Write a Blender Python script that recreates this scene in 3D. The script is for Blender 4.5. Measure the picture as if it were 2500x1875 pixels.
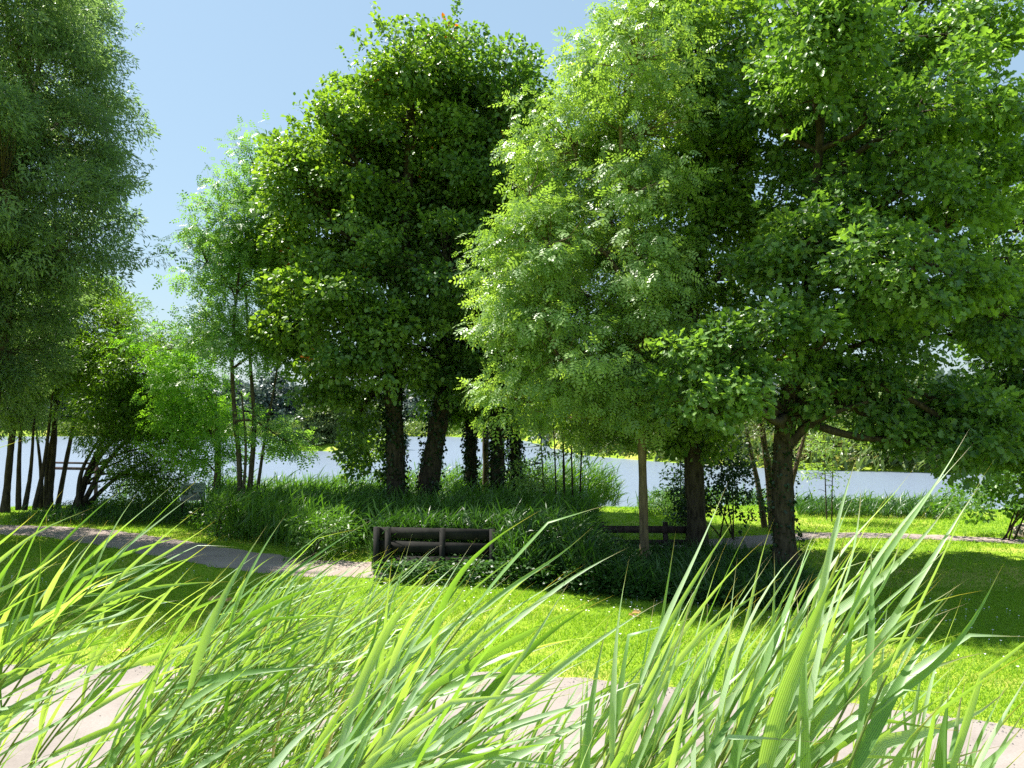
import bpy, math
import numpy as np
from mathutils import Vector

# ------------------------------------------------------------------ camera, sky, sun, exposure
for o in list(bpy.data.objects):
    bpy.data.objects.remove(o)
SC = bpy.context.scene
COL = SC.collection
F, CX, HY, CAMZ = 1800.0, 1250.0, 1025.0, 2.8      # focal length, centre column, horizon row (photo pixels), eye height
cam_d = bpy.data.cameras.new("camera")
cam_d.sensor_width = 36.0
cam_d.lens = 36.0 * F / 2500.0
cam_d.clip_start = 0.05
cam_d.clip_end = 5000.0
cam = bpy.data.objects.new("camera", cam_d)
COL.objects.link(cam)
cam.location = (0, 0, CAMZ)
cam.rotation_euler = (math.radians(90) + math.atan((HY - 937.5) / F), 0, 0)
SC.camera = cam

SUN_EL, SUN_LEFT = math.radians(61), math.radians(60)   # height, and how far left of straight ahead
to_sun = Vector((-math.sin(SUN_LEFT) * math.cos(SUN_EL), math.cos(SUN_LEFT) * math.cos(SUN_EL), math.sin(SUN_EL)))
world = bpy.data.worlds.new("World")
SC.world = world
world.use_nodes = True
wn, wl = world.node_tree.nodes, world.node_tree.links
sky = wn.new("ShaderNodeTexSky")
sky.sky_type = 'NISHITA'
sky.sun_disc = False
sky.sun_elevation = SUN_EL
sky.sun_rotation = -SUN_LEFT
sky.air_density = 1.5
sky.dust_density = 0.8
sky.ozone_density = 2.0
bg = wn["Background"]
haze_mix = wn.new("ShaderNodeMix"); haze_mix.data_type = 'RGBA'     # thin even haze over the clear sky
haze_mix.inputs[0].default_value = 0.55
haze_mix.inputs[7].default_value = (3.9, 5.7, 7.3, 1)
wl.new(sky.outputs[0], haze_mix.inputs[6])
wl.new(haze_mix.outputs[2], bg.inputs[0])
bg.inputs[1].default_value = 0.058
sun_d = bpy.data.lights.new("sun", 'SUN')
sun_d.energy = 5.0
sun_d.angle = math.radians(0.53)
sun_d.color = (1.0, 0.95, 0.86)
sun = bpy.data.objects.new("sun", sun_d)
COL.objects.link(sun)
sun.rotation_euler = to_sun.to_track_quat('Z', 'Y').to_euler()
SC.view_settings.view_transform = 'Standard'
SC.view_settings.look = 'None'
SC.view_settings.exposure = 1.24
SC.view_settings.gamma = 1.0
SC.cycles.use_denoising = False
SC.cycles.max_bounces = 6
SC.cycles.diffuse_bounces = 1
SC.cycles.glossy_bounces = 2
SC.cycles.transmission_bounces = 4
SC.cycles.transparent_max_bounces = 4
SC.cycles.caustics_reflective = False
SC.cycles.caustics_refractive = False

rng = np.random.default_rng(11)
UP = np.array([0.0, 0.0, 1.0])

# ------------------------------------------------------------------ helpers
def W(px, py, d):
    """the point at distance d (metres ahead) seen at photo pixel (px, py); roll-free pinhole with a small upward pitch"""
    p = math.atan((HY - 937.5) / F)
    u, v = (px - CX) / F, (937.5 - py) / F
    fy = math.cos(p) - v * math.sin(p)
    fz = math.sin(p) + v * math.cos(p)
    s = d / fy
    return np.array([u * s, d, CAMZ + fz * s])

def G(px, py, z=0.0):
    a = W(px, py, 1.0) - np.array([0, 0, CAMZ])
    s = (z - CAMZ) / a[2]
    return np.array([a[0] * s, a[1] * s, z])

def unit(a):
    return a / np.maximum(np.linalg.norm(a, axis=-1, keepdims=True), 1e-9)

def tag(o, label, cat=None, group=None, kind=None):
    o["label"] = label
    if cat: o["category"] = cat
    if group: o["group"] = group
    if kind: o["kind"] = kind
    return o

def empty(name, loc, label, cat, group=None):
    o = bpy.data.objects.new(name, None)
    o.empty_display_size = 0.3
    COL.objects.link(o)
    o.location = loc
    return tag(o, label, cat, group)

class MB:
    """collects polygons into one mesh"""
    def __init__(s):
        s.v, s.fl, s.ft, s.att, s.n = [], [], [], {}, 0
    def add(s, V, faces, **att):
        V = np.asarray(V, dtype=np.float32).reshape(-1, 3)
        for k in set(list(att) + list(s.att)):
            if k not in s.att: s.att[k] = [np.zeros(s.n, np.float32)] if s.n else []
            a = att.get(k, 0.0)
            s.att[k].append(np.broadcast_to(np.asarray(a, dtype=np.float32), (len(V),)))
        for f in faces:                       # each f: int array (m, k)
            f = np.asarray(f, dtype=np.int32)
            if f.ndim == 1: f = f[None]
            s.fl.append((f + s.n).ravel())
            s.ft.append(np.full(len(f), f.shape[1], np.int32))
        s.v.append(V)
        s.n += len(V)
    def build(s, name, mat, parent=None, origin=None, smooth=False):
        V = np.concatenate(s.v) if s.v else np.zeros((0, 3), np.float32)
        if origin is not None: V = V - np.asarray(origin, np.float32)
        L = np.concatenate(s.fl); T = np.concatenate(s.ft)
        me = bpy.data.meshes.new(name)
        me.vertices.add(len(V)); me.vertices.foreach_set("co", V.astype(np.float32).ravel())
        me.loops.add(len(L)); me.loops.foreach_set("vertex_index", L)
        me.polygons.add(len(T))
        st = np.concatenate([[0], np.cumsum(T)[:-1]]).astype(np.int32)
        me.polygons.foreach_set("loop_start", st)
        me.polygons.foreach_set("loop_total", T)
        if smooth: me.polygons.foreach_set("use_smooth", np.ones(len(T), bool))
        for k, a in s.att.items():
            at = me.attributes.new(k, 'FLOAT', 'POINT')
            at.data.foreach_set("value", np.concatenate(a).astype(np.float32))
        me.update(calc_edges=True)
        me.validate()
        me.materials.append(mat)
        o = bpy.data.objects.new(name, me)
        COL.objects.link(o)
        if parent is not None: o.parent = parent
        elif origin is not None: o.location = origin
        return o

def tube(mb, pts, radii, sides=6, wob=0.0, **att):
    pts = np.asarray(pts, float); n = len(pts)
    radii = np.broadcast_to(np.asarray(radii, float), (n,))
    t = np.gradient(pts, axis=0); t = unit(t)
    ref = np.array([0.31, 0.9, 0.12]) if abs(t[:, 1]).mean() < 0.8 else np.array([1.0, 0.1, 0.2])
    a = unit(np.cross(t, ref)); b = np.cross(t, a)
    th = np.linspace(0, 2 * np.pi, sides, endpoint=False)
    ring = np.cos(th)[None, :, None] * a[:, None] + np.sin(th)[None, :, None] * b[:, None]
    rr = radii[:, None] * np.ones((1, sides))
    if wob: rr = rr * (1 + wob * rng.normal(size=rr.shape))
    V = pts[:, None] + ring * rr[..., None]
    i = np.arange(n - 1)[:, None] * sides; j = np.arange(sides)[None]; k = (j + 1) % sides
    q = np.stack([i + j, i + k, i + sides + k, i + sides + j], -1).reshape(-1, 4)
    mb.add(V.reshape(-1, 3), [q], **att)

def box(mb, c, sx, sy, sz, rz=0.0, tilt=0.0):
    s = np.array([[x, y, z] for x in (-.5, .5) for y in (-.5, .5) for z in (-.5, .5)]) * [sx, sy, sz]
    ct, st = math.cos(tilt), math.sin(tilt)
    s = np.stack([s[:, 0] * ct - s[:, 2] * st, s[:, 1], s[:, 0] * st + s[:, 2] * ct], -1)
    cr, sr = math.cos(rz), math.sin(rz)
    s = np.stack([s[:, 0] * cr - s[:, 1] * sr, s[:, 0] * sr + s[:, 1] * cr, s[:, 2]], -1) + np.asarray(c)
    mb.add(s, [np.array([[0, 1, 3, 2], [4, 6, 7, 5], [0, 4, 5, 1], [2, 3, 7, 6], [0, 2, 6, 4], [1, 5, 7, 3]])])

def spline(P, n):
    """smooth Catmull-Rom through the points"""
    P = np.asarray(P, float)
    Q = np.vstack([2 * P[0] - P[1], P, 2 * P[-1] - P[-2]])
    t = np.linspace(0, len(P) - 1, n); i = np.minimum(t.astype(int), len(P) - 2); u = (t - i)[:, None]
    a, b, c, d = Q[i], Q[i + 1], Q[i + 2], Q[i + 3]
    return 0.5 * (2 * b + (c - a) * u + (2 * a - 5 * b + 4 * c - d) * u ** 2 + (3 * b - a - 3 * c + d) * u ** 3)

# leaf outlines: (along, across, lift), faces
LEAF = {
    'kite': (np.array([[0, 0, 0], [.45, .5, .07], [1, 0, -.06], [.45, -.5, .07]]), [np.array([0, 1, 2, 3])]),
    'broad': (np.array([[0, 0, 0], [.22, .40, .06], [.62, .47, .07], [1, 0, -.08], [.62, -.47, .07], [.22, -.40, .06]]),
              [np.array([0, 1, 2, 3]), np.array([0, 3, 4, 5])]),
    'oak': (np.array([[0, 0, 0], [.28, .27, .05], [.38, .17, .03], [.58, .50, .08], [.68, .27, .04], [.86, .36, .02], [1, 0, -.08],
                      [.86, -.36, .02], [.68, -.27, .04], [.58, -.50, .08], [.38, -.17, .03], [.28, -.27, .05]]),
            [np.array([0, 1, 2, 3, 4, 5, 6]), np.array([0, 6, 7, 8, 9, 10, 11])]),
}
def _ash():
    V, Fc = [], []
    for k in range(4):
        t = .22 + .22 * k
        for sgn in (1, -1):
            if k == 3 and sgn < 0: continue
            b = np.array([t, 0, 0]); dr = np.array([.55, sgn * .85, -.12]) if k < 3 else np.array([1.0, 0, -.15])
            ln = .34 - .02 * k; e = b + dr * ln; m = b + dr * ln * .5
            sd = np.array([-dr[1], dr[0], 0]) * .075
            i = len(V); V += [b, m + sd, e, m - sd]; Fc.append(np.array([i, i + 1, i + 2, i + 3]))
    return np.array(V), Fc
LEAF['ash'] = _ash()

def leaves(mb, P, D, N, L, Wd, kind, tone):
    T, faces = LEAF[kind]
    D = unit(D); S = unit(np.cross(N, D)); N = np.cross(D, S)
    L = np.asarray(L)[:, None, None]; Wd = np.asarray(Wd)[:, None, None]
    V = (P[:, None] + D[:, None] * T[None, :, 0:1] * L + S[:, None] * T[None, :, 1:2] * Wd + N[:, None] * T[None, :, 2:3] * L)
    n, k = len(P), len(T)
    off = (np.arange(n) * k)[:, None]
    mb.add(V.reshape(-1, 3), [f[None] + off for f in faces], tone=np.repeat(tone, k))

# ------------------------------------------------------------------ materials
def new_mat(name):
    m = bpy.data.materials.new(name); m.use_nodes = True
    m.node_tree.nodes.clear()
    N = m.node_tree.nodes; Lk = m.node_tree.links
    out = N.new("ShaderNodeOutputMaterial")
    return m, N, Lk, out

def rgba(c): return (c[0], c[1], c[2], 1.0)

def ramp(N, stops):
    r = N.new("ShaderNodeValToRGB")
    e = r.color_ramp.elements
    e[0].position, e[0].color = stops[0][0], rgba(stops[0][1])
    e[1].position, e[1].color = stops[-1][0], rgba(stops[-1][1])
    for p, c in stops[1:-1]:
        x = e.new(p); x.color = rgba(c)
    return r

def leaf_mat(name, dark, light, trans, fac=0.42, rough=0.38, spec=0.45, accent=None):
    m, N, Lk, out = new_mat(name)
    a = N.new("ShaderNodeAttribute"); a.attribute_name = "tone"
    st = [(0.0, dark), (0.93, light)]
    st.append((0.97, accent if accent else light))
    r = ramp(N, st)
    Lk.new(a.outputs["Fac"], r.inputs[0])
    p = N.new("ShaderNodeBsdfPrincipled")
    p.inputs["Roughness"].default_value = rough
    p.inputs["Specular IOR Level"].default_value = spec
    Lk.new(r.outputs[0], p.inputs["Base Color"])
    t = N.new("ShaderNodeBsdfTranslucent")
    mx = N.new("ShaderNodeMix"); mx.data_type = 'RGBA'; mx.blend_type = 'MULTIPLY'
    mx.inputs[0].default_value = 1.0
    mx.inputs[7].default_value = rgba(trans)
    Lk.new(r.outputs[0], mx.inputs[6]); Lk.new(mx.outputs[2], t.inputs[0])
    ms = N.new("ShaderNodeMixShader"); ms.inputs[0].default_value = fac
    Lk.new(p.outputs[0], ms.inputs[1]); Lk.new(t.outputs[0], ms.inputs[2]); Lk.new(ms.outputs[0], out.inputs[0])
    return m

def bark_mat(name, c1, c2, scale=9.0):
    m, N, Lk, out = new_mat(name)
    tc = N.new("ShaderNodeTexCoord"); mp = N.new("ShaderNodeMapping")
    mp.inputs["Scale"].default_value = (scale, scale, scale * .22)
    nz = N.new("ShaderNodeTexNoise"); nz.inputs["Scale"].default_value = 2.2; nz.inputs["Detail"].default_value = 8
    Lk.new(tc.outputs["Object"], mp.inputs[0]); Lk.new(mp.outputs[0], nz.inputs[0])
    r = ramp(N, [(0.33, c1), (0.68, c2)]); Lk.new(nz.outputs[0], r.inputs[0])
    p = N.new("ShaderNodeBsdfPrincipled"); p.inputs["Roughness"].default_value = .9
    p.inputs["Specular IOR Level"].default_value = .15
    b = N.new("ShaderNodeBump"); b.inputs["Strength"].default_value = .8; b.inputs["Distance"].default_value = .02
    Lk.new(nz.outputs[0], b.inputs["Height"]); Lk.new(b.outputs[0], p.inputs["Normal"])
    Lk.new(r.outputs[0], p.inputs["Base Color"]); Lk.new(p.outputs[0], out.inputs[0])
    return m

def noise_mat(name, stops, scale, detail=8, rough=.9, bump=.3, dist=.01, spec=.2, fine=None):
    m, N, Lk, out = new_mat(name)
    tc = N.new("ShaderNodeTexCoord")
    nz = N.new("ShaderNodeTexNoise"); nz.inputs["Scale"].default_value = scale; nz.inputs["Detail"].default_value = detail
    nz.inputs["Roughness"].default_value = .65
    Lk.new(tc.outputs["Object"], nz.inputs[0])
    r = ramp(N, stops); Lk.new(nz.outputs[0], r.inputs[0])
    colr = r.outputs[0]; hgt = nz.outputs[0]
    if fine:
        n2 = N.new("ShaderNodeTexNoise"); n2.inputs["Scale"].default_value = fine[0]; n2.inputs["Detail"].default_value = 4
        Lk.new(tc.outputs["Object"], n2.inputs[0])
        r2 = ramp(N, [(.3, (fine[1],) * 3), (.7, (fine[2],) * 3)]); Lk.new(n2.outputs[0], r2.inputs[0])
        mx = N.new("ShaderNodeMix"); mx.data_type = 'RGBA'; mx.blend_type = 'MULTIPLY'; mx.inputs[0].default_value = 1
        Lk.new(colr, mx.inputs[6]); Lk.new(r2.outputs[0], mx.inputs[7]); colr = mx.outputs[2]; hgt = n2.outputs[0]
    p = N.new("ShaderNodeBsdfPrincipled"); p.inputs["Roughness"].default_value = rough
    p.inputs["Specular IOR Level"].default_value = spec
    b = N.new("ShaderNodeBump"); b.inputs["Strength"].default_value = bump; b.inputs["Distance"].default_value = dist
    Lk.new(hgt, b.inputs["Height"]); Lk.new(b.outputs[0], p.inputs["Normal"])
    Lk.new(colr, p.inputs["Base Color"]); Lk.new(p.outputs[0], out.inputs[0])
    return m

def plain_mat(name, c, rough=.6, spec=.3):
    return noise_mat(name, [(.3, [x * .85 for x in c]), (.7, c)], 12, rough=rough, bump=.05, spec=spec)

M = dict(
    oak=leaf_mat("oak_leaf", (.035, .11, .024), (.27, .42, .095), (1.9, 1.85, .4), accent=(.45, .13, .02)),
    oak_dark=leaf_mat("dark_oak_leaf", (.025, .085, .026), (.235, .385, .105), (1.8, 1.85, .45), accent=(.45, .15, .03)),
    ash=leaf_mat("ash_leaf", (.10, .20, .055), (.34, .49, .17), (1.8, 1.8, .5)),
    ash_young=leaf_mat("slender_ash_leaf", (.10, .21, .07), (.25, .42, .13), (1.7, 1.8, .5), fac=.46),
    ash_bright=leaf_mat("young_ash_leaf", (.12, .26, .04), (.25, .44, .06), (1.6, 1.8, .5), fac=.48),
    willow=leaf_mat("willow_leaf", (.135, .22, .115), (.26, .37, .18), (1.4, 1.5, .65), fac=.55),
    willow_lit=leaf_mat("yellow_willow_leaf", (.065, .15, .02), (.165, .28, .035), (1.7, 1.75, .35), fac=.5),
    ivy=leaf_mat("ivy_leaf", (.012, .035, .012), (.03, .07, .022), (1.4, 1.7, .5), fac=.2, rough=.35),
    bush=leaf_mat("shrub_leaf", (.05, .12, .02), (.12, .24, .04), (1.6, 1.8, .45)),
    dark_bush=leaf_mat("dark_shrub_leaf", (.02, .05, .018), (.05, .10, .03), (1.5, 1.7, .5), fac=.3),
    far=leaf_mat("far_shrub_leaf", (.10, .16, .05), (.20, .27, .09), (1.4, 1.5, .5), fac=.35),
    far_blue=leaf_mat("haze_tinted_leaf", (.06, .10, .09), (.10, .15, .13), (1.2, 1.2, .8), fac=.3),  # bluish leaf colour stands in for distance haze
    bed=leaf_mat("reed_bed_leaf", (.06, .14, .03), (.16, .28, .06), (1.5, 1.7, .4), fac=.45),
    bank=leaf_mat("bank_reed_leaf", (.05, .13, .025), (.15, .28, .055), (1.5, 1.7, .4), fac=.42),
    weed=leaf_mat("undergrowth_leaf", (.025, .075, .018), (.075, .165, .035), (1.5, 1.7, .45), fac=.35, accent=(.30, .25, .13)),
    grass=leaf_mat("lawn_blade", (.125, .27, .02), (.295, .43, .045), (1.5, 1.6, .4), fac=.5, rough=.6, spec=.25),
    drygrass=leaf_mat("dry_bank_grass", (.20, .19, .07), (.32, .28, .12), (1.3, 1.2, .6), fac=.3),
    bark=bark_mat("dark_bark", (.025, .020, .014), (.085, .070, .050)),
    bark_pale=bark_mat("pale_bark", (.09, .068, .042), (.22, .17, .105)),
    bark_willow=bark_mat("willow_bark", (.05, .042, .03), (.16, .13, .085)),
    wood=bark_mat("weathered_timber", (.045, .040, .034), (.13, .115, .095), 5),
    wood_fence=noise_mat("shaded_fence_timber", [(.3, (.014, .0135, .012)), (.7, (.036, .034, .031))], 3, bump=.06, dist=.002, fine=(45, .7, 1.2)),  # tree shade is put into this near-black timber colour
    wood_dark=bark_mat("dark_jetty_timber", (.03, .022, .022), (.09, .062, .06), 5),
)

# lawn with dry patches
LAWN = noise_mat("lawn_soil", [(.30, (.15, .27, .012)), (.5, (.23, .35, .018)), (.64, (.40, .40, .08))], .35, 6, bump=.6, dist=.03,
                 fine=(60, .65, 1.25))
PATH = noise_mat("pale_path_surface", [(.28, (.205, .178, .158)), (.5, (.27, .236, .214)), (.72, (.315, .277, .254))], .9, 8, bump=.15, dist=.004, fine=(70, .88, 1.08))
PATH_BACK = noise_mat("grey_path_surface", [(.3, (.27, .215, .19)), (.7, (.36, .295, .262))], 1.2, 8, bump=.15, dist=.004, fine=(120, .85, 1.1))

m, N, Lk, out = new_mat("lake_water")
tc = N.new("ShaderNodeTexCoord"); mp = N.new("ShaderNodeMapping"); mp.inputs["Scale"].default_value = (.8, 2.6, 1)
nz = N.new("ShaderNodeTexNoise"); nz.inputs["Scale"].default_value = 1.6; nz.inputs["Detail"].default_value = 6
nz.inputs["Roughness"].default_value = .62
Lk.new(tc.outputs["Object"], mp.inputs[0]); Lk.new(mp.outputs[0], nz.inputs[0])
b = N.new("ShaderNodeBump"); b.inputs["Strength"].default_value = .5; b.inputs["Distance"].default_value = .22
Lk.new(nz.outputs[0], b.inputs["Height"])
p = N.new("ShaderNodeBsdfPrincipled"); p.inputs["Base Color"].default_value = (.17, .21, .27, 1)
p.inputs["Roughness"].default_value = .28; p.inputs["IOR"].default_value = 1.33
Lk.new(b.outputs[0], p.inputs["Normal"]); Lk.new(p.outputs[0], out.inputs[0])
WATER = m

# ------------------------------------------------------------------ ground, water, paths
def near_shore(x): return 25.3 + .7 * np.sin(x * .33) + .4 * np.sin(x * .9 + 1)
def far_shore(x): return np.interp(x, [-400, -12, 2, 6, 11, 18, 30, 400], [150, 138, 112, 66, 55, 46, 42, 40])
def smooth(a, b, x):
    t = np.clip((x - a) / (b - a), 0, 1); return t * t * (3 - 2 * t)
def ground_z(x, y):
    ns, fs = near_shore(x), far_shore(x)
    z = -1.3 * smooth(ns - 2.2, ns + 3.5, y)
    z = z + 2.0 * smooth(fs - 2.0, fs + 3.5, y)
    r = np.sqrt(((x + 17.5) / 7.5) ** 2 + ((y - 78) / 4.0) ** 2)
    z = z + 1.7 * (1 - smooth(.6, 1.15, r))
    return z
ax = np.concatenate([-np.geomspace(34, 1600, 26)[::-1], np.arange(-32, 32.1, .8), np.geomspace(34, 1600, 26)])
ay = np.concatenate([[-200, -60, -20], np.arange(-8, 34, .7), np.arange(35, 165, 2.0), np.geomspace(170, 2600, 14)])
gx, gy = np.meshgrid(ax, ay)
gv = np.stack([gx, gy, ground_z(gx, gy)], -1).reshape(-1, 3)
nx, ny = len(ax), len(ay)
i = np.arange(ny - 1)[:, None] * nx + np.arange(nx - 1)[None]
gq = np.stack([i, i + 1, i + nx + 1, i + nx], -1).reshape(-1, 4)
mb = MB(); mb.add(gv, [gq])
o = mb.build("ground", LAWN, smooth=True)
tag(o, "mown green park lawn running down to the lake", kind="structure")
mb = MB(); mb.add([[-900, 20, -.35], [900, 20, -.35], [900, 260, -.35], [-900, 260, -.35]], [np.array([0, 1, 2, 3])])
o = mb.build("lake_water", WATER); tag(o, "pale blue rippled lake beyond the trees", kind="structure")

# near path: far edge follows the photo, near edge passes under the reeds
pf = np.array([G(px, py)[:2] for px, py in [(-900, 1640), (-400, 1628), (0, 1622), (450, 1628), (900, 1632), (1300, 1648), (1700, 1684), (2100, 1722), (2450, 1772), (2900, 1850), (3600, 1990)]])
ex = spline(np.c_[pf, np.zeros(len(pf))], 260)
ex[:, 1] += .035 * np.sin(ex[:, 0] * 9) * np.sin(ex[:, 0] * 3.1) + rng.normal(size=260) * .012
near = ex.copy(); near[:, 1] -= 3.1 + .04 * np.sin(ex[:, 0] * 5)
V = np.concatenate([ex, near]); V[:, 2] = .006
i = np.arange(259)
mb = MB(); mb.add(V, [np.stack([i + 260, i + 261, i + 1, i], -1)])
o = mb.build("near_path", PATH); tag(o, "wide pale pinkish path behind the foreground reeds", kind="structure")
near_edge = ex

# park path that curves in from the left, crosses the ditch behind the fence and leaves on the right
pc = [G(px, py)[:2] for px, py in [(-900, 1283), (-300, 1287), (0, 1293), (180, 1302), (340, 1325), (560, 1363), (800, 1388), (1150, 1385), (1480, 1362), (1760, 1330), (1960, 1309), (2200, 1309), (2500, 1323), (3000, 1350)]]
pc = spline(np.c_[np.array(pc), np.zeros(len(pc))], 300)
tn = unit(np.gradient(pc, axis=0)); nr = np.stack([-tn[:, 1], tn[:, 0], 0 * tn[:, 0]], -1)
hw = (.72 + .05 * np.sin(np.arange(300) * .7) + rng.normal(size=300) * .02)[:, None]
hw = hw * np.interp(pc[:, 0], [4, 7, 20], [1, .6, .45])[:, None]
V = np.concatenate([pc + nr * hw, pc - nr * hw]); V[:, 2] = .006
i = np.arange(299)
mb = MB(); mb.add(V, [np.stack([i + 300, i + 301, i + 1, i], -1)])
o = mb.build("park_path", PATH_BACK); tag(o, "narrow grey path curving across the lawn to the ditch", kind="structure")

def on_path(x, y, margin=0.0):
    margin = np.asarray(margin)
    e = np.interp(x, near_edge[:, 0], near_edge[:, 1])
    near_hit = y < e + margin
    k = np.arange(0, 300, 3)
    d2 = ((x[:, None] - pc[None, k, 0]) ** 2 + (y[:, None] - pc[None, k, 1]) ** 2)
    j = d2.argmin(1)
    return near_hit | (np.sqrt(d2.min(1)) < hw[k[j], 0] + margin)

# ------------------------------------------------------------------ lawn grass, daisies, gravel
def scatter_view(n, d0, d1, px0=-60, px1=2560):
    d = np.sqrt(rng.random(n) * (d1 ** 2 - d0 ** 2) + d0 ** 2)
    x = ((px0 + rng.random(n) * (px1 - px0)) - CX) / F * d
    return x, d

def lawn_blades(mb, n, d0, d1, h, w):
    x, y = scatter_view(n, d0, d1)
    ok = ~on_path(x, y, .0 + .05 * rng.normal(size=n)) & (y < near_shore(x) - .6)
    x, y = x[ok], y[ok]; n = len(x)
    patch = .5 + .25 * np.sin(x * 1.3 + 2 * np.sin(y * .7)) + .25 * np.sin(y * 1.9 + np.sin(x * .8))
    worn = np.sin(x * 2.3 + 1.7 * np.sin(y * 1.7)) * np.sin(y * 2.9 + 1.3 * np.sin(x * 1.1)) > .80
    ok = ~worn | (rng.random(n) < .45); x, y, patch = x[ok], y[ok], patch[ok]; n = len(x)
    hh = h * (.5 + rng.random(n) * .9) * (.75 + .5 * patch)
    a = rng.random(n) * 2 * np.pi
    s = np.stack([np.cos(a), np.sin(a), 0 * a], -1) * (w * (.6 + .8 * rng.random(n)))[:, None]
    P = np.stack([x, y, ground_z(x, y) - .004], -1)
    tip = P + np.stack([rng.normal(size=n) * hh * .6 + hh * .25, rng.normal(size=n) * hh * .6, hh], -1)
    V = np.stack([P - s, P + s, tip], 1).reshape(-1, 3)
    tone = np.clip(.28 * patch + rng.random(n) * .6, 0, .92)
    mb.add(V, [np.arange(3 * n).reshape(-1, 3)], tone=np.repeat(tone, 3))
mb = MB()
lawn_blades(mb, 190000, 6.3, 12.5, .045, .0055)
lawn_blades(mb, 130000, 12.5, 24.5, .055, .011)
o = mb.build("lawn_grass", M['grass']); tag(o, "short bright green mown grass of the lawn", kind="stuff")

DAISY = plain_mat("daisy_petal", (.8, .8, .78))
mb = MB()
for (px, py, n, sx, sy) in [(1500, 1485, 60, 1.6, .5), (1900, 1500, 60, 1.3, .5), (2300, 1500, 70, 1.2, .8), (1150, 1440, 30, 1.0, .4), (120, 1400, 60, 1.6, 1.2), (700, 1440, 30, 1.5, 1.0), (2150, 1600, 30, 1, .6)]:
    c = G(px, py)
    q = c[None, :2] + rng.normal(size=(n, 2)) * [sx, sy]
    q = q[~on_path(q[:, 0], q[:, 1], .1)]
    for k in range(len(q)):
        r = .011 + rng.random() * .006; th = np.arange(8) * np.pi / 4
        z = .05 + rng.random() * .03
        ring = np.stack([q[k, 0] + r * np.cos(th), q[k, 1] + r * np.sin(th), z + .004 * np.cos(th * 2)], -1)
        mb.add(ring, [np.arange(8)])
        mb.add(np.array([[q[k, 0] - .002, q[k, 1], 0], [q[k, 0] + .002, q[k, 1], 0], [q[k, 0], q[k, 1], z - .003]]), [np.array([0, 1, 2])])
o = mb.build("daisies", DAISY); tag(o, "tiny white daisies dotted over the lawn", kind="stuff")

GRAVEL = noise_mat("dark_gravel", [(.3, (.05, .05, .05)), (.7, (.22, .20, .19))], 30, bump=.3)
mb = MB()
n = 1500
k = rng.integers(0, 259, n)
off = np.abs(rng.normal(size=n)) * .16
for j in range(n):
    c = near_edge[k[j]] + np.array([rng.normal() * .03, -.02 - off[j], 0])
    if abs(math.sin(c[0] * .9)) < .25 + .5 * rng.random(): continue
    r = .004 + rng.random() ** 3 * .012
    v = np.array([[1, 0, 0], [.2, .9, 0], [-.9, .4, 0], [-.6, -.8, 0], [.5, -.9, 0], [0.1, 0, .9]]) * r * (1 + .3 * rng.normal(size=(6, 3)))
    v[:5, 2] = -.1 * r
    mb.add(c + v + [0, 0, .008], [np.array([0, 1, 5]), np.array([1, 2, 5]), np.array([2, 3, 5]), np.array([3, 4, 5]), np.array([4, 0, 5])])
for j in range(900):
    k_ = rng.integers(0, 259); c = near_edge[k_] + np.array([rng.normal() * .05, -.25 - 2.7 * rng.random(), 0])
    r = .003 + rng.random() ** 2 * .008
    v = np.array([[1, 0, 0], [.2, .9, 0], [-.9, .4, 0], [-.6, -.8, 0], [.5, -.9, 0], [0.1, 0, .7]]) * r * (1 + .3 * rng.normal(size=(6, 3)))
    mb.add(c + v + [0, 0, .008], [np.array([0, 1, 5]), np.array([1, 2, 5]), np.array([2, 3, 5]), np.array([3, 4, 5]), np.array([4, 0, 5])])
o = mb.build("gravel", GRAVEL); tag(o, "dark loose grit along the far edge of the pale path", kind="stuff")

# ------------------------------------------------------------------ trees
def blob(px, py, rx, ry, d, depth=None):
    c = W(px, py, d); s = d / F
    return c, np.array([rx * s, depth if depth else .5 * (rx + ry) * s, ry * s])

def deep(bl, d, spread, dmin=0.0):
    """blobs of one crown, spread in depth as well as across so that the crown is as deep as it is wide"""
    cx = .5 * (min(a[0] - a[2] for a in bl) + max(a[0] + a[2] for a in bl)); hwid = max(abs(a[0] - cx) + .5 * a[2] for a in bl)
    out_ = []
    for k, a in enumerate(bl):
        f_ = math.sqrt(max(.12, 1 - ((a[0] - cx) / hwid) ** 2))
        u_ = (-1.0, .75, -.35, .2, .95, -.7)[k % 6] + .25 * (rng.random() - .5)
        out_.append(blob(a[0], a[1], a[2], a[3], d + spread * u_ * f_, a[4] if len(a) > 4 else None))
    return out_

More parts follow.
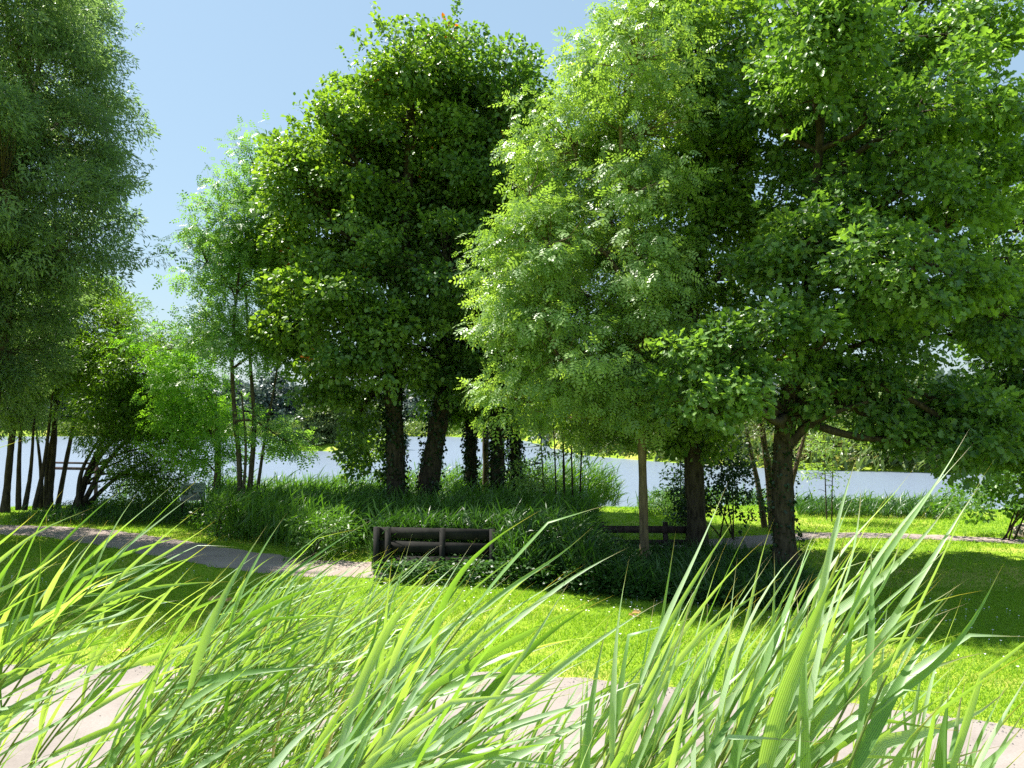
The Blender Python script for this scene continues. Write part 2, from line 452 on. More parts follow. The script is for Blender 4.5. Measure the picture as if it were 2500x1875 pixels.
def crown_leaves(blobs, leaf, L, Wd, dens=2.6, per=46, rc=.34, droop=.15, sprig=.1, up=.7, fill=.5, accents=0):
    """leaf clumps over the lumpy shells of the blobs; returns the mesh builder and the clump centres"""
    mb = MB(); cen = []
    for bi, (c, r) in enumerate(blobs):
        area = 4 * np.pi * (((r[0] * r[1]) ** 1.6 + (r[0] * r[2]) ** 1.6 + (r[1] * r[2]) ** 1.6) / 3) ** (1 / 1.6)
        def lumpy(dr_):
            return np.sin(dr_ @ f + ph).sum(1) / 3
        f = rng.normal(size=(3, 3)) * 2.2; ph = rng.random(3) * 6
        nl = max(3, int(area * dens * .15)); kl = 6
        ld = unit(rng.normal(size=(nl, 3)) + np.array([0, -.15, .1]))
        lc = c + ld * r * ((.70 + .34 * rng.random(nl)) * (1 + .2 * lumpy(ld)))[:, None]
        lr_ = rc * (1.0 + 1.25 * rng.random(nl))
        cd = unit(rng.normal(size=(nl, kl, 3)) + np.array([0, 0, .45]))
        q1 = (lc[:, None] + cd * (lr_ * 1.0)[:, None, None] * np.array([1.1, 1.1, .62])).reshape(-1, 3)
        ltone = np.repeat(rng.random(nl), kl)
        n2 = max(4, int(area * dens * .30))
        dr = unit(rng.normal(size=(n2, 3)))
        rad = (fill + (1 - fill) * rng.random(n2) ** .5) * (1 + .2 * lumpy(dr))
        sp = rng.random(n2) < sprig * 3
        rad[sp] = 1.0 + .17 * rng.random(sp.sum())
        q = np.concatenate([q1, c + dr * r * rad[:, None]])
        dr = np.concatenate([unit(.6 * np.repeat(ld, kl, 0) + .6 * cd.reshape(-1, 3)), dr])
        sp = np.concatenate([np.zeros(len(q1), bool), sp])
        ltone = np.concatenate([ltone, rng.random(n2)])
        n = len(q)
        keep = np.ones(n, bool)
        for bj, (c2, r2) in enumerate(blobs):
            if bj != bi:
                inside = (((q - c2) / r2) ** 2).sum(1) < .42
                keep &= ~(inside & (rng.random(n) < .6))
        q, dr, sp, ltone = q[keep], dr[keep], sp[keep], ltone[keep]
        for k in range(len(q)):
            cen.append(q[k])
            m = int(per * (.55 + .9 * rng.random()))
            ctone = .7 * ltone[k] + .3 * rng.random()
            if sp[k]:
                m = max(6, m // 3)
                ax_ = unit(dr[k] + np.array([0, 0, .7]) + .4 * rng.normal(size=3))
                t = rng.random(m)
                P = q[k] + ax_ * (t * rc * 2.2)[:, None] + rng.normal(size=(m, 3)) * rc * .16
                o_ = unit(ax_ + rng.normal(size=(m, 3)) * .9)
            else:
                g = rng.normal(size=(m, 3)); g *= np.minimum(1, 1.5 / np.maximum(np.linalg.norm(g, axis=1), 1e-6))[:, None]
                P = q[k] + g * rc * np.array([.72, .72, .42])
                o_ = unit(g)
            D = .55 * o_ + .55 * rng.normal(size=(m, 3)) + .45 * dr[k] - droop * 2 * UP
            Nn = rng.normal(size=(m, 3)) * .40 + up * UP + .45 * dr[k]
            tone = np.clip(.45 * ctone + .48 * rng.random(m), 0, .92)
            if accents and rng.random() < accents and dr[k][1] < .2:
                tone[: max(3, m // 5)] = 1.0
            sc = .5 + .85 * rng.random(m)
            leaves(mb, P, D, Nn, L * sc, Wd * sc, leaf, tone)
    return mb, np.array(cen)

def limbs(mb, trunk, trad, blobs, cen, lr=.05, frac=.5, sides=5):
    """limbs from the trunk to every blob, then thin branches out to the leaf clumps"""
    S = spline(trunk, 40); R = np.interp(np.linspace(0, 1, 40), np.linspace(0, 1, len(trad)), trad)
    tube(mb, S, R * (1 + .05 * np.sin(np.arange(40)) + .55 * np.exp(-np.maximum(S[:, 2] - S[0, 2], 0) / .28)), 12 if R[0] > .08 else 7, wob=.035)
    pts = [S]; 
    for c, r in blobs:
        z0 = max(c[2] - .8 * abs(r[2]) - .25 * math.hypot(c[0] - S[-1, 0], c[1] - S[-1, 1]), S[0, 2] + .30 * (S[-1, 2] - S[0, 2]))
        j = int(np.clip(np.searchsorted(S[:, 2], z0), 8, 37))
        a = S[j]
        mid = a * .5 + c * .5 + rng.normal(size=3) * .12 * np.linalg.norm(c - a) + np.array([0, 0, (.10 if c[2] < a[2] + .8 else -.06) * np.linalg.norm((c - a)[:2])])
        li = spline([a, mid, c, c + (c - mid) * (.05 if c[2] < a[2] + .8 else .15)], 18)
        tube(mb, li, np.linspace(min(lr, R[j] * .8), .012, 18), sides, wob=.03)
        pts.append(li)
    A = np.concatenate(pts)
    sel = cen[rng.random(len(cen)) < frac] if len(cen) else []
    for q in sel:
        d2 = ((A - q) ** 2).sum(1) + 1.5 * np.maximum(A[:, 2] - q[2], 0) ** 2
        a = A[d2.argmin()]
        mid = .5 * (a + q) + rng.normal(size=3) * .07 * np.linalg.norm(q - a)
        tube(mb, spline([a, mid, q], 5), np.linspace(.014, .004, 5), 3)

def ivy(trunk, r0, r1, z0, z1, n, size=.055, frac=1.0):
    mb = MB(); S = spline(trunk, 60)
    z = z0 + rng.random(n) * (z1 - z0)
    a = rng.random(n) * 2 * np.pi
    x = np.interp(z, S[:, 2], S[:, 0]); y = np.interp(z, S[:, 2], S[:, 1])
    lump = 1 + .35 * np.sin(a * 2 + z * 2.1) * np.sin(z * 3.3 + a)
    r = (r0 + (r1 - r0) * rng.random(n) ** 1.4) * lump
    O = np.stack([np.cos(a), np.sin(a), 0 * a], -1)
    P = np.stack([x, y, z], -1) + O * r[:, None]
    D = rng.normal(size=(n, 3)) * .5 - UP * .7 + O * .5
    sc = .6 + .8 * rng.random(n)
    leaves(mb, P, D, O + .5 * rng.normal(size=(n, 3)) + .3 * UP, size * sc, size * .9 * sc, 'broad', rng.random(n) * .9)
    return mb

def tree(name, label, cat, base, trunk, trad, blobs, leafm, barkm, leaf='kite', L=.1, Wd=.05, group=None, ivy_mb=None, lr=.05, frac=.5, extra=None, **kw):
    root = empty(name, base, label, cat, group)
    mbc, cen = crown_leaves(blobs, leaf, L, Wd, **kw)
    mbt = MB()
    limbs(mbt, trunk, trad, blobs, cen, lr, frac)
    for st, rr in (extra or []):
        tube(mbt, spline(st, 24), np.linspace(rr[0], rr[1], 24), 7, wob=.03)
    mbt.build("trunk", barkm, root, base, smooth=True)
    mbc.build("crown", leafm, root, base)
    if ivy_mb is not None:
        ivy_mb.build("ivy", M['ivy'], root, base)
    return root

def gz(p): return float(ground_z(np.array(p[0]), np.array(p[1])))
def line(pts, d0, d1=None):
    d1 = d0 if d1 is None else d1
    return [W(px, py, d0 + (d1 - d0) * i / max(1, len(pts) - 1)) for i, (px, py) in enumerate(pts)]
def rooted(px, d, pts, d1=None):
    """trunk polyline starting on the ground under column px at distance d"""
    x = (px - CX) / F * d
    b = np.array([x, d, 0.0]); b[2] = gz(b)
    return b, [b - [0, 0, .12]] + line(pts, d, d1)

# --- left tall silvery willow
b, t = rooted(-60, 17.0, [(-40, 1000), (10, 700), (30, 480), (60, 250), (75, 100), (60, -60)])
B = deep([(a_[0] - 48,) + a_[1:] for a_ in [(60, 0, 170, 140, 2.2), (150, 120, 135, 210, 2.2), (20, 180, 220, 260, 3.0), (190, 300, 125, 190, 2.0),
     (180, 480, 135, 180, 2.0), (60, 470, 200, 230, 2.8), (-170, 210, 240, 240, 3.0), (-190, 600, 240, 330, 3.2), (190, 610, 130, 110, 1.6), (30, 720, 170, 160, 2.4), (60, 880, 110, 110, 1.5), (-120, 950, 140, 140, 2)]], 17.0, 1.6)
tree("willow_tree", "tall silvery green willow filling the left edge of the view", "tree", b, t, [.34, .28, .24, .2, .15, .08, .03], B, M['willow'], M['bark_willow'],
     'kite', .125, .034, dens=3.6, per=150, rc=.36, droop=.25, sprig=.14, lr=.09, frac=.55, up=.4)

# --- willow thicket at the lake edge on the left
for (px, d, pts, bl, ext, lab) in [
    (20, 22.5, [(28, 1080), (50, 900), (70, 800)], [(40, 880, 90, 130), (-40, 930, 120, 140), (60, 1010, 70, 50)],
     [[(45, 1245), (48, 1100), (60, 930)], [(85, 1245), (110, 1120), (130, 950)], [(60, 1245), (75, 1150), (85, 1000)]], "dark upright willow thicket under the tall silvery willow"),
    (125, 23.2, [(130, 1100), (140, 950), (160, 820)], [(170, 780, 110, 110), (110, 900, 110, 110), (240, 800, 80, 110), (200, 910, 90, 60)],
     [[(112, 1245), (118, 1120), (150, 960)], [(140, 1245), (165, 1110), (190, 1000), (215, 930)], [(100, 1245), (100, 1150), (85, 1020)]], "yellow-green willow with upright dark stems beside the silvery willow"),
    (185, 22.0, [(215, 1160), (270, 1080), (350, 990)], [(310, 900, 90, 90), (365, 890, 55, 60), (290, 1010, 110, 70), (380, 990, 60, 60), (330, 1110, 100, 60), (410, 1080, 55, 60), (290, 810, 50, 70), (420, 1170, 60, 60), (250, 950, 80, 70), (350, 1060, 90, 60), (380, 1190, 60, 40)],
     [[(180, 1245), (215, 1150), (270, 1040), (310, 960)], [(195, 1245), (260, 1130), (340, 1050), (430, 1000)], [(200, 1245), (280, 1170), (380, 1110)], [(190, 1245), (200, 1150), (250, 1060)]], "arching willow with long dark stems bending to the right"),
    ]:
    b, t = rooted(px, d, pts)
    B = [blob(*a, d) for a in bl]
    tree("willow_thicket", lab, "tree", b, t, [.11, .09, .06, .03], B, M['willow_lit'] if px > 50 else M['willow'], M['bark'], 'kite', .12, .034,
         group="willows on the lake edge at left", dens=4.6, per=120, rc=.4, sprig=.12, droop=.2, lr=.04, frac=.9, up=.4,
         extra=[(line(e, d + rng.normal() * .25), (.085, .025)) for e in ext])

# --- young ash with several stems, and its lower neighbour
b, t = rooted(592, 20.0, [(584, 1130), (572, 1000), (567, 850), (585, 650), (603, 470)])
B = [blob(a[0] + 22, a[1], a[2] * .82, a[3], 20.0) for a in [(600, 430, 62, 95), (560, 560, 85, 100), (650, 560, 80, 120), (490, 650, 70, 90), (580, 690, 110, 100), (480, 760, 60, 90), (560, 820, 90, 80), (660, 760, 80, 110), (640, 860, 60, 45), (665, 1070, 26, 40)]]
tree("ash_tree", "slender pale ash with four thin stems between the willows and the ivy-clad trees", "tree", b, t, [.075, .068, .06, .045, .03, .012], B, M['ash_young'], M['bark_willow'],
     'ash', .25, .29, dens=3.8, per=28, rc=.38, sprig=.2, droop=.3, lr=.04, frac=.8,
     extra=[(line([(605, 1250), (620, 1050), (612, 900), (600, 720)], 20.2), (.08, .03)), (line([(622, 1250), (645, 1080), (672, 930), (680, 860)], 20.4), (.05, .015)), (line([(590, 1250), (600, 1100), (590, 960)], 19.8), (.05, .02))])
b, t = rooted(528, 21.0, [(530, 1180), (532, 1080), (525, 960)])
B = [blob(*a, 20.6) for a in [(425, 860, 45, 36), (440, 925, 62, 48), (500, 960, 60, 55), (450, 1020, 65, 45), (515, 1060, 45, 50), (470, 1120, 50, 40)]]
tree("ash_tree", "low bright green ash leaning over the arching willow stems", "tree", b, t, [.11, .10, .08, .03], B, M['ash_bright'], M['bark_willow'],
     'ash', .26, .30, dens=4, per=30, rc=.36, sprig=.18, droop=.35, lr=.03, frac=.9)

# --- ivy-clad trees in the middle
def ivied(px, d, pts, bl, lab, trad, iv, dens=2.7, mat='oak', accents=.006, ivr=(.12, .34)):
    b, t = rooted(px, d, pts)
    B = deep(bl, d, 1.7)
    z1 = W(0, iv, d)[2]
    tree("oak_tree", lab, "tree", b, t, trad, B, M[mat], M['bark'], 'broad', .115, .085, group="ivy-clad trees in the middle",
         ivy_mb=ivy(t, ivr[0], ivr[1], b[2], z1, int(3800 * (z1 / 5)), .075), dens=dens * 1.15, per=85, rc=.34, sprig=.20, lr=.08, frac=.9, accents=accents)
ivied(972, 19.0, [(965, 1100), (960, 900), (985, 600), (1000, 350), (1000, 120)],
      [(1000, 150, 85, 75), (915, 235, 85, 90), (1010, 290, 130, 120), (845, 375, 95, 100), (940, 420, 150, 130), (770, 470, 80, 100), (800, 310, 50, 60), (695, 580, 62, 80), (850, 560, 140, 130), (730, 640, 90, 110), (960, 620, 150, 130), (800, 740, 120, 110), (900, 850, 140, 100), (740, 850, 80, 90), (800, 930, 80, 55), (870, 1030, 55, 60), (905, 1120, 40, 40), (700, 370, 32, 40)],
      "tallest ivy-clad tree with a thick dark trunk at the left end of the fence", [.26, .24, .21, .17, .12, .05], 700, dens=4.3)
ivied(1035, 19.6, [(1050, 1150), (1075, 1000), (1085, 800), (1090, 600), (1100, 400)],
      [(1230, 280, 75, 110), (1290, 420, 60, 110), (1110, 170, 85, 100), (1130, 320, 120, 120), (1060, 480, 130, 130), (1190, 420, 85, 110), (1090, 680, 140, 120), (1040, 850, 120, 90), (1120, 930, 90, 60), (1080, 380, 110, 120), (1030, 640, 110, 110)],
      "ivy-clad tree with a trunk leaning right above the middle of the fence", [.30, .27, .24, .19, .13, .06], 820, mat='oak_dark', dens=4.6)
ivied(1152, 21.3, [(1150, 1100), (1152, 950), (1160, 750), (1170, 550)],
      [(1200, 560, 110, 130), (1180, 740, 110, 110), (1140, 900, 80, 70), (1110, 1000, 40, 40), (1260, 330, 60, 100)],
      "straight ivy-clad trunk standing alone right of the fence middle", [.17, .16, .15, .11, .06], 900, mat='oak_dark', ivr=(.08, .24), dens=4.2)
ivied(1214, 21.0, [(1215, 1100), (1215, 950), (1225, 750), (1250, 500)],
      [(1255, 480, 85, 140), (1240, 680, 100, 120), (1220, 860, 100, 90), (1290, 300, 50, 80)],
      "thick ivy-clad trunk left of the paired slim trunk", [.20, .19, .17, .11, .05], 880, mat='oak_dark', ivr=(.10, .28), dens=4.2)
ivied(1264, 21.4, [(1258, 1100), (1255, 950), (1275, 750), (1300, 600)],
      [(1300, 620, 80, 120), (1280, 820, 90, 100), (1270, 980, 70, 50)],
      "rightmost ivy-clad trunk beside the pale ash", [.16, .15, .13, .09, .04], 900, mat='oak_dark', ivr=(.09, .26), dens=4.2)
b, t = rooted(1186, 22.0, [(1186, 1100), (1183, 950), (1180, 800)])
tree("slim_tree", "slim bare grey-green trunk between the ivy-clad trunks", "tree", b, t, [.10, .095, .09, .05], [blob(1175, 860, 80, 90, 22.0)], M['oak_dark'], M['bark_willow'], 'broad', .1, .07, dens=2.2, per=40)

# --- pale ash right of the middle
b, t = rooted(1571, 13.4, [(1571, 1250), (1568, 1110), (1560, 900), (1545, 650), (1520, 400), (1510, 200)])
mbx = [(1560, 150, 110, 110), (1445, 215, 60, 90), (1560, 330, 130, 130), (1400, 360, 110, 120), (1480, 480, 130, 130), (1300, 490, 70, 120), (1350, 600, 110, 110), (1240, 690, 75, 70), (1300, 760, 110, 90), (1450, 720, 130, 120), (1570, 640, 110, 130), (1260, 850, 80, 70), (1380, 880, 120, 90), (1520, 880, 110, 100), (1290, 980, 75, 55), (1400, 1020, 110, 60), (1530, 1030, 90, 60), (1620, 980, 70, 70)]
B = deep(mbx, 13.8, 1.3) + [blob(1560, 470, 90, 90, 12.7), blob(1565, 640, 90, 100, 12.7), blob(1575, 830, 85, 95, 12.8), blob(1560, 980, 70, 60, 12.9)]
tree("ash_tree", "large pale ash with drooping feathery leaves and a thin brown trunk", "tree", b, t, [.085, .08, .075, .07, .06, .045, .02], B, M['ash'], M['bark_pale'],
     'ash', .23, .27, dens=6.0, per=28, rc=.29, sprig=.16, droop=.45, lr=.045, frac=.8)

# --- oak with dark straight trunk right of the ash
b, t = rooted(1700, 14.8, [(1695, 1150), (1680, 950), (1690, 700), (1720, 400), (1740, 100)])
B = deep([(1640, 60, 110, 130), (1780, 30, 140, 140), (1720, 210, 140, 130), (1840, 220, 120, 140), (1660, 400, 110, 130), (1790, 420, 140, 130), (1700, 600, 130, 120), (1830, 630, 110, 120), (1630, 760, 90, 100), (1740, 800, 110, 90), (1650, 920, 90, 70), (1700, 1020, 80, 60)], 15.6, 1.5)
tree("oak_tree", "tall oak with a straight dark trunk between the pale ash and the forked oak", "tree", b, t, [.20, .185, .17, .14, .1, .05], B, M['oak'], M['bark'],
     'broad', .115, .08, dens=4.4, per=84, rc=.31, sprig=.13, lr=.08, frac=.55, accents=.01)

# --- forked oak in front on the right
b, t = rooted(1915, 12.8, [(1912, 1250), (1915, 1050), (1955, 800), (1985, 600), (2000, 350), (2030, 80)])
mbx = [(2010, 120, 140, 140), (2180, 60, 150, 130), (2350, 80, 90, 110), (1900, 270, 110, 120), (2080, 300, 150, 130), (2250, 250, 140, 120), (2390, 270, 80, 110), (1960, 460, 130, 110), (2160, 480, 150, 120), (2330, 430, 130, 110), (2450, 450, 70, 90),
       (2050, 660, 130, 100), (2230, 660, 150, 110), (2390, 640, 90, 90), (1930, 700, 90, 70), (2130, 830, 140, 90), (2300, 820, 120, 90), (1900, 840, 150, 75), (1770, 900, 85, 90), (1730, 1000, 65, 75), (1850, 960, 100, 60), (2010, 950, 120, 75), (2180, 980, 120, 70), (2330, 990, 110, 80), (2280, 1080, 80, 45), (2390, 1080, 80, 60), (2200, 1060, 60, 35)]
B = deep(mbx[:18], 12.9, 2.0) + [blob(*a, 11.3 if a[0] < 1960 else 12.6) for a in mbx[18:]] + [blob(1990, 590, 110, 80, 11.7), blob(2060, 190, 100, 80, 11.6), blob(2300, 560, 90, 80, 11.8), blob(2420, 760, 80, 80, 13.2)]
tree("oak_tree", "big front oak whose dark trunk forks low over the right lawn", "tree", b, t, [.21, .18, .165, .13, .10, .07, .03], B, M['oak_dark'], M['bark'],
     'oak', .125, .095, dens=5.6, per=66, rc=.28, sprig=.12, lr=.09, frac=.6, accents=.012,
     ivy_mb=ivy(t, .2, .25, 0, 2.4, 700, .05),
     extra=[(line([(1925, 1080), (1895, 1010), (1850, 960), (1815, 930)], 12.7, 12.0), (.10, .04)), (line([(1925, 1090), (1970, 1040), (2030, 1010), (2120, 980)], 12.7, 12.3), (.09, .03))])

# --- tree reaching in from beyond the right edge
b, t = rooted(2760, 15.5, [(2740, 1100), (2720, 900), (2700, 600), (2690, 300)])
B = [blob(*a, 15.5) for a in [(2560, 330, 110, 130), (2500, 560, 110, 110), (2620, 560, 150, 180), (2480, 760, 70, 80), (2560, 850, 130, 140), (2450, 950, 100, 90), (2540, 1060, 120, 90), (2640, 980, 150, 150), (2440, 1090, 60, 50), (2700, 300, 150, 200)]]
tree("oak_tree", "dark oak leaning in from the right edge", "tree", b, t, [.24, .22, .2, .14, .08], B, M['oak_dark'], M['bark'], 'broad', .115, .085, dens=3.4, per=80, rc=.33, sprig=.12, lr=.09, frac=.6)

# ------------------------------------------------------------------ shrubs, saplings
def shrub(name, lab, px, d, bl, mat, leaf='kite', L=.09, Wd=.055, cat="shrub", stems=5, group=None, barkm='bark', **kw):
    x = (px - CX) / F * d
    b = np.array([x, d, 0.0]); b[2] = gz(b)
    B = [blob(*a, d) for a in bl]
    root = empty(name, b, lab, cat, group)
    kw = dict(dict(dens=4.5, per=40, rc=.24, sprig=.14, fill=.35), **kw)
    mbc, cen = crown_leaves(B, leaf, L, Wd, **kw)
    mbs = MB()
    for k in range(stems):
        e = cen[rng.integers(len(cen))]
        s = b + np.array([rng.normal() * .12, rng.normal() * .1, -.06])
        mid = .5 * (s + e) + np.array([-.1 * (e[0] - s[0]), 0, .15])
        tube(mbs, spline([s, mid, e], 10), np.linspace(.022, .006, 10), 5)
    mbs.build("stem", M[barkm], root, b, smooth=True)
    mbc.build("crown", M[mat], root, b)
    return root

shrub("hazel_bush", "rounded hazel bush at the right edge beyond the lawn", 2440, 17.5, [(2400, 1220, 55, 60), (2470, 1210, 60, 80), (2440, 1160, 60, 45), (2530, 1220, 60, 70)], 'bush', 'broad', .09, .075)
shrub("dark_bush", "dark leafy bush between the straight trunk and the forked oak", 1780, 17.6, [(1740, 1180, 50, 70), (1800, 1200, 60, 70), (1770, 1120, 60, 50), (1830, 1230, 40, 40), (1700, 1220, 30, 40)], 'dark_bush', 'broad', .075, .06, per=46)
shrub("leafy_bush", "pale leafy bush in front of the reed bank left of the fence", 775, 15.0, [(770, 1320, 40, 35), (815, 1300, 40, 40), (790, 1345, 50, 22)], 'bush', 'kite', .10, .03, dens=7)
shrub("leafy_bush", "low weedy bush at the foot of the pale ash stems", 540, 17.6, [(520, 1270, 45, 40), (580, 1290, 55, 40), (640, 1300, 50, 40)], 'bush', 'kite', .09, .035, dens=6)
shrub("willow_bush", "rounded bright willow bush on the shore right of the thin brown trunk", 1625, 22.3, [(1625, 1230, 32, 30), (1600, 1245, 20, 22), (1650, 1240, 25, 25)], 'bed', 'kite', .12, .02, dens=8, per=50, rc=.2)
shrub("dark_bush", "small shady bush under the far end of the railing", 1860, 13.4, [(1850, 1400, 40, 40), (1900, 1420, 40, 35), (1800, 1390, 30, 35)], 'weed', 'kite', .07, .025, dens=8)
def multistem(name, lab, px, d, stems, bl, mat, leafk, L, Wd, barkm, rad, **kw):
    x = (px - CX) / F * d
    b = np.array([x, d, 0.0]); b[2] = gz(b)
    root = empty(name, b, lab, "tree" if "tree" in name else "sapling")
    B = [blob(*a, d) for a in bl]
    mbc, cen = crown_leaves(B, leafk, L, Wd, **kw)
    mbs = MB(); A = []
    for st in stems:
        P = line(st, d + rng.normal() * .2)
        P[0] = np.array([P[0][0], P[0][1], gz(P[0]) - .08])
        S = spline(P, 20); tube(mbs, S, np.linspace(rad, rad * .3, 20), 6, wob=.03); A.append(S)
    A = np.concatenate(A)
    for q in cen:
        a = A[(((A - q) ** 2).sum(1) + 1.2 * np.maximum(A[:, 2] - q[2], 0) ** 2).argmin()]
        tube(mbs, spline([a, .5 * (a + q) + rng.normal(size=3) * .04, q], 4), np.linspace(.01, .004, 4), 3)
    mbs.build("trunk", M[barkm], root, b, smooth=True); mbc.build("crown", M[mat], root, b)
    return root
multistem("sapling_clump", "clump of thin dark sapling stems left of the thin brown trunk", 1385, 18.2,
          [[(1335, 1250), (1325, 1150), (1320, 1050)], [(1360, 1250), (1355, 1120), (1350, 1000)], [(1385, 1250), (1375, 1130), (1385, 980)], [(1400, 1250), (1395, 1100), (1390, 940)], [(1415, 1250), (1420, 1110), (1440, 980)], [(1375, 1250), (1378, 1150), (1370, 1040)]],
          [(1310, 1080, 40, 60), (1350, 1000, 60, 60), (1420, 990, 60, 60), (1300, 1160, 30, 40), (1440, 1080, 40, 50)], 'ash', 'kite', .11, .05, 'bark', .028, dens=2.6, per=26, rc=.28, sprig=.3)
multistem("willow_tree", "leaning willow with several slanting light brown stems behind the forked oak", 1865, 19.0,
          [[(1868, 1285), (1850, 1180), (1830, 1090), (1815, 1000)], [(1885, 1285), (1875, 1170), (1860, 1060), (1845, 940)], [(1900, 1285), (1890, 1190), (1870, 1090), (1855, 960)], [(1905, 1285), (1935, 1170), (1960, 1080), (1975, 1020)]],
          [(1820, 1000, 60, 60), (1870, 960, 60, 60), (1980, 1040, 60, 50), (1840, 1080, 40, 40)], 'far', 'kite', .1, .025, 'bark_pale', .085, dens=3, per=40, rc=.3, sprig=.25)
multistem("sapling_clump", "spindly young ash standing against the water right of the forked oak", 2025, 20.5,
          [[(2018, 1250), (2015, 1180), (2012, 1090), (2010, 1020)], [(2030, 1250), (2032, 1170), (2034, 1080)]],
          [(2010, 1170, 40, 30), (1995, 1110, 40, 30), (2040, 1090, 40, 40), (2010, 1030, 50, 40)], 'ash', 'kite', .12, .04, 'bark', .02, dens=3, per=14, rc=.22, sprig=.4)
multistem("sapling_clump", "thin leafy sapling just left of the straight dark trunk", 1663, 18.5,
          [[(1660, 1270), (1662, 1180), (1660, 1080)], [(1672, 1270), (1672, 1150), (1668, 1050)]],
          [(1650, 1190, 30, 40), (1668, 1110, 40, 40), (1655, 1250, 25, 20)], 'ash', 'kite', .12, .05, 'bark', .025, dens=4, per=20, rc=.2, sprig=.3)

# ------------------------------------------------------------------ reed banks and undergrowth (masses nobody could count)
def blade_strips(mb, P, D0, D1, L, Wd, tone, seg=3, side=None):
    """tapering bent leaf strips from P, starting along D0 and bending to D1"""
    n = len(P); p = P.copy(); rows = []
    S = unit(np.cross(D0 + .3 * rng.normal(size=(n, 3)), rng.normal(size=(n, 3)))) if side is None else side
    prof = [.55, 1.0, .75, .4, 0.0] if seg == 4 else ([.6, 1.0, .6, 0.0] if seg == 3 else [.8, .8, 0.0])
    for k in range(seg + 1):
        w = (Wd * prof[k] * .5)[:, None] * S
        rows += [p - w, p + w]
        t = (k + .5) / seg
        p = p + unit(D0 * (1 - t) + D1 * t) * (L / seg)[:, None]
    V = np.stack(rows, 1)
    m = 2 * (seg + 1); off = (np.arange(n) * m)[:, None]
    fs = [np.array([2 * k, 2 * k + 1, 2 * k + 3, 2 * k + 2])[None] + off for k in range(seg)]
    mb.add(V.reshape(-1, 3), fs, tone=np.repeat(tone, m))

def reed_mass(mb, x, y, h, lw=.026, ll=.38, nl=6, wind=.8, straw=.07):
    n = len(x)
    z = ground_z(x, y)
    P = np.stack([x, y, z - .03], -1)
    ln = np.stack([.18 * wind + .12 * rng.normal(size=n), .12 * rng.normal(size=n), np.ones(n)], -1)
    tone0 = rng.random(n) * .5
    blade_strips(mb, P, ln * [.3, 1, 1], ln, h, np.full(n, .012), np.where(rng.random(n) < straw, 1.0, np.clip(tone0, 0, .9)), 3)
    for k in range(nl):
        f = .25 + .75 * (k + rng.random(n)) / nl
        Q = P + unit(ln) * (h * f)[:, None]
        a = rng.random(n) * 2 * np.pi
        D0 = np.stack([.5 * np.cos(a) + .3 * wind, .5 * np.sin(a), .9 + 0 * a], -1)
        D1 = np.stack([.7 * np.cos(a) + .9 * wind, .7 * np.sin(a), .15 + .5 * rng.normal(size=n)], -1)
        sc = .6 + .7 * rng.random(n)
        blade_strips(mb, Q, D0, D1, ll * sc, lw * sc, np.clip(tone0 + .45 * rng.random(n), 0, .92), 3)

def poly_scatter(n, poly):
    """random ground points inside a polygon given in metres"""
    poly = np.array(poly); lo, hi = poly.min(0), poly.max(0)
    q = lo + rng.random((n * 4, 2)) * (hi - lo)
    c = np.zeros(len(q), bool); j = len(poly) - 1
    for i_ in range(len(poly)):
        a, b_ = poly[i_], poly[j]
        cross = ((a[1] > q[:, 1]) != (b_[1] > q[:, 1])) & (q[:, 0] < (b_[0] - a[0]) * (q[:, 1] - a[1]) / (b_[1] - a[1] + 1e-12) + a[0])
        c ^= cross; j = i_
    return q[c][:n]
def gp(*pts): return [G(*p)[:2] for p in pts]

# left reed bank
mb = MB()
q = poly_scatter(2600, gp((500, 1300), (560, 1318), (720, 1352), (850, 1362), (880, 1330), (960, 1290), (960, 1262), (800, 1255), (500, 1262)))
reed_mass(mb, q[:, 0], q[:, 1], .55 + .5 * rng.random(len(q)), ll=.40)
q = poly_scatter(2200, gp((900, 1330), (1380, 1345), (1450, 1320), (1440, 1275), (1300, 1262), (900, 1270)))
q = q[~on_path(q[:, 0], q[:, 1], .15)]
reed_mass(mb, q[:, 0], q[:, 1], .55 + .45 * rng.random(len(q)), ll=.45, nl=5, wind=.4)
o = mb.build("reed_bank", M['bank']); tag(o, "dense green reed bank between the pale ash stems and the fence", kind="stuff")
# shore reeds
mb = MB()
x = -14 + rng.random(5200) * 34; y = near_shore(x) - .9 + 1.6 * rng.random(5200)
px = CX + F * x / y
dens_ok = rng.random(len(x)) < np.interp(px, [0, 480, 560, 1280, 1480, 1500, 1590, 1660, 1700, 1980, 2000, 2330, 2400], [.1, .1, .9, 1, 1, .12, .12, .7, .3, .3, .35, .4, .1])
x, y, px = x[dens_ok], y[dens_ok], px[dens_ok]
h = (.9 + .8 * rng.random(len(x))) * np.interp(px, [480, 700, 900, 1000, 1300, 1400, 1480, 1500, 1700, 2000, 2300], [.75, .75, .75, 1.0, 1.1, 1.25, 1.0, .45, .45, .32, .4])
reed_mass(mb, x, y, h, lw=.03, ll=.45, nl=6)
o = mb.build("shore_reeds", M['bed']); tag(o, "bright sunlit reeds along the near shore of the lake", kind="stuff")
# dark rushes on the right shore
mb = MB()
q = poly_scatter(1500, gp((1950, 1262), (2320, 1270), (2320, 1248), (1940, 1240)))
reed_mass(mb, q[:, 0], q[:, 1], .12 + .28 * rng.random(len(q)) ** 1.5, ll=.28, nl=3, wind=.3)
o = mb.build("shore_rushes", M['weed']); tag(o, "dark rushes fringing the water behind the right lawn", kind="stuff")
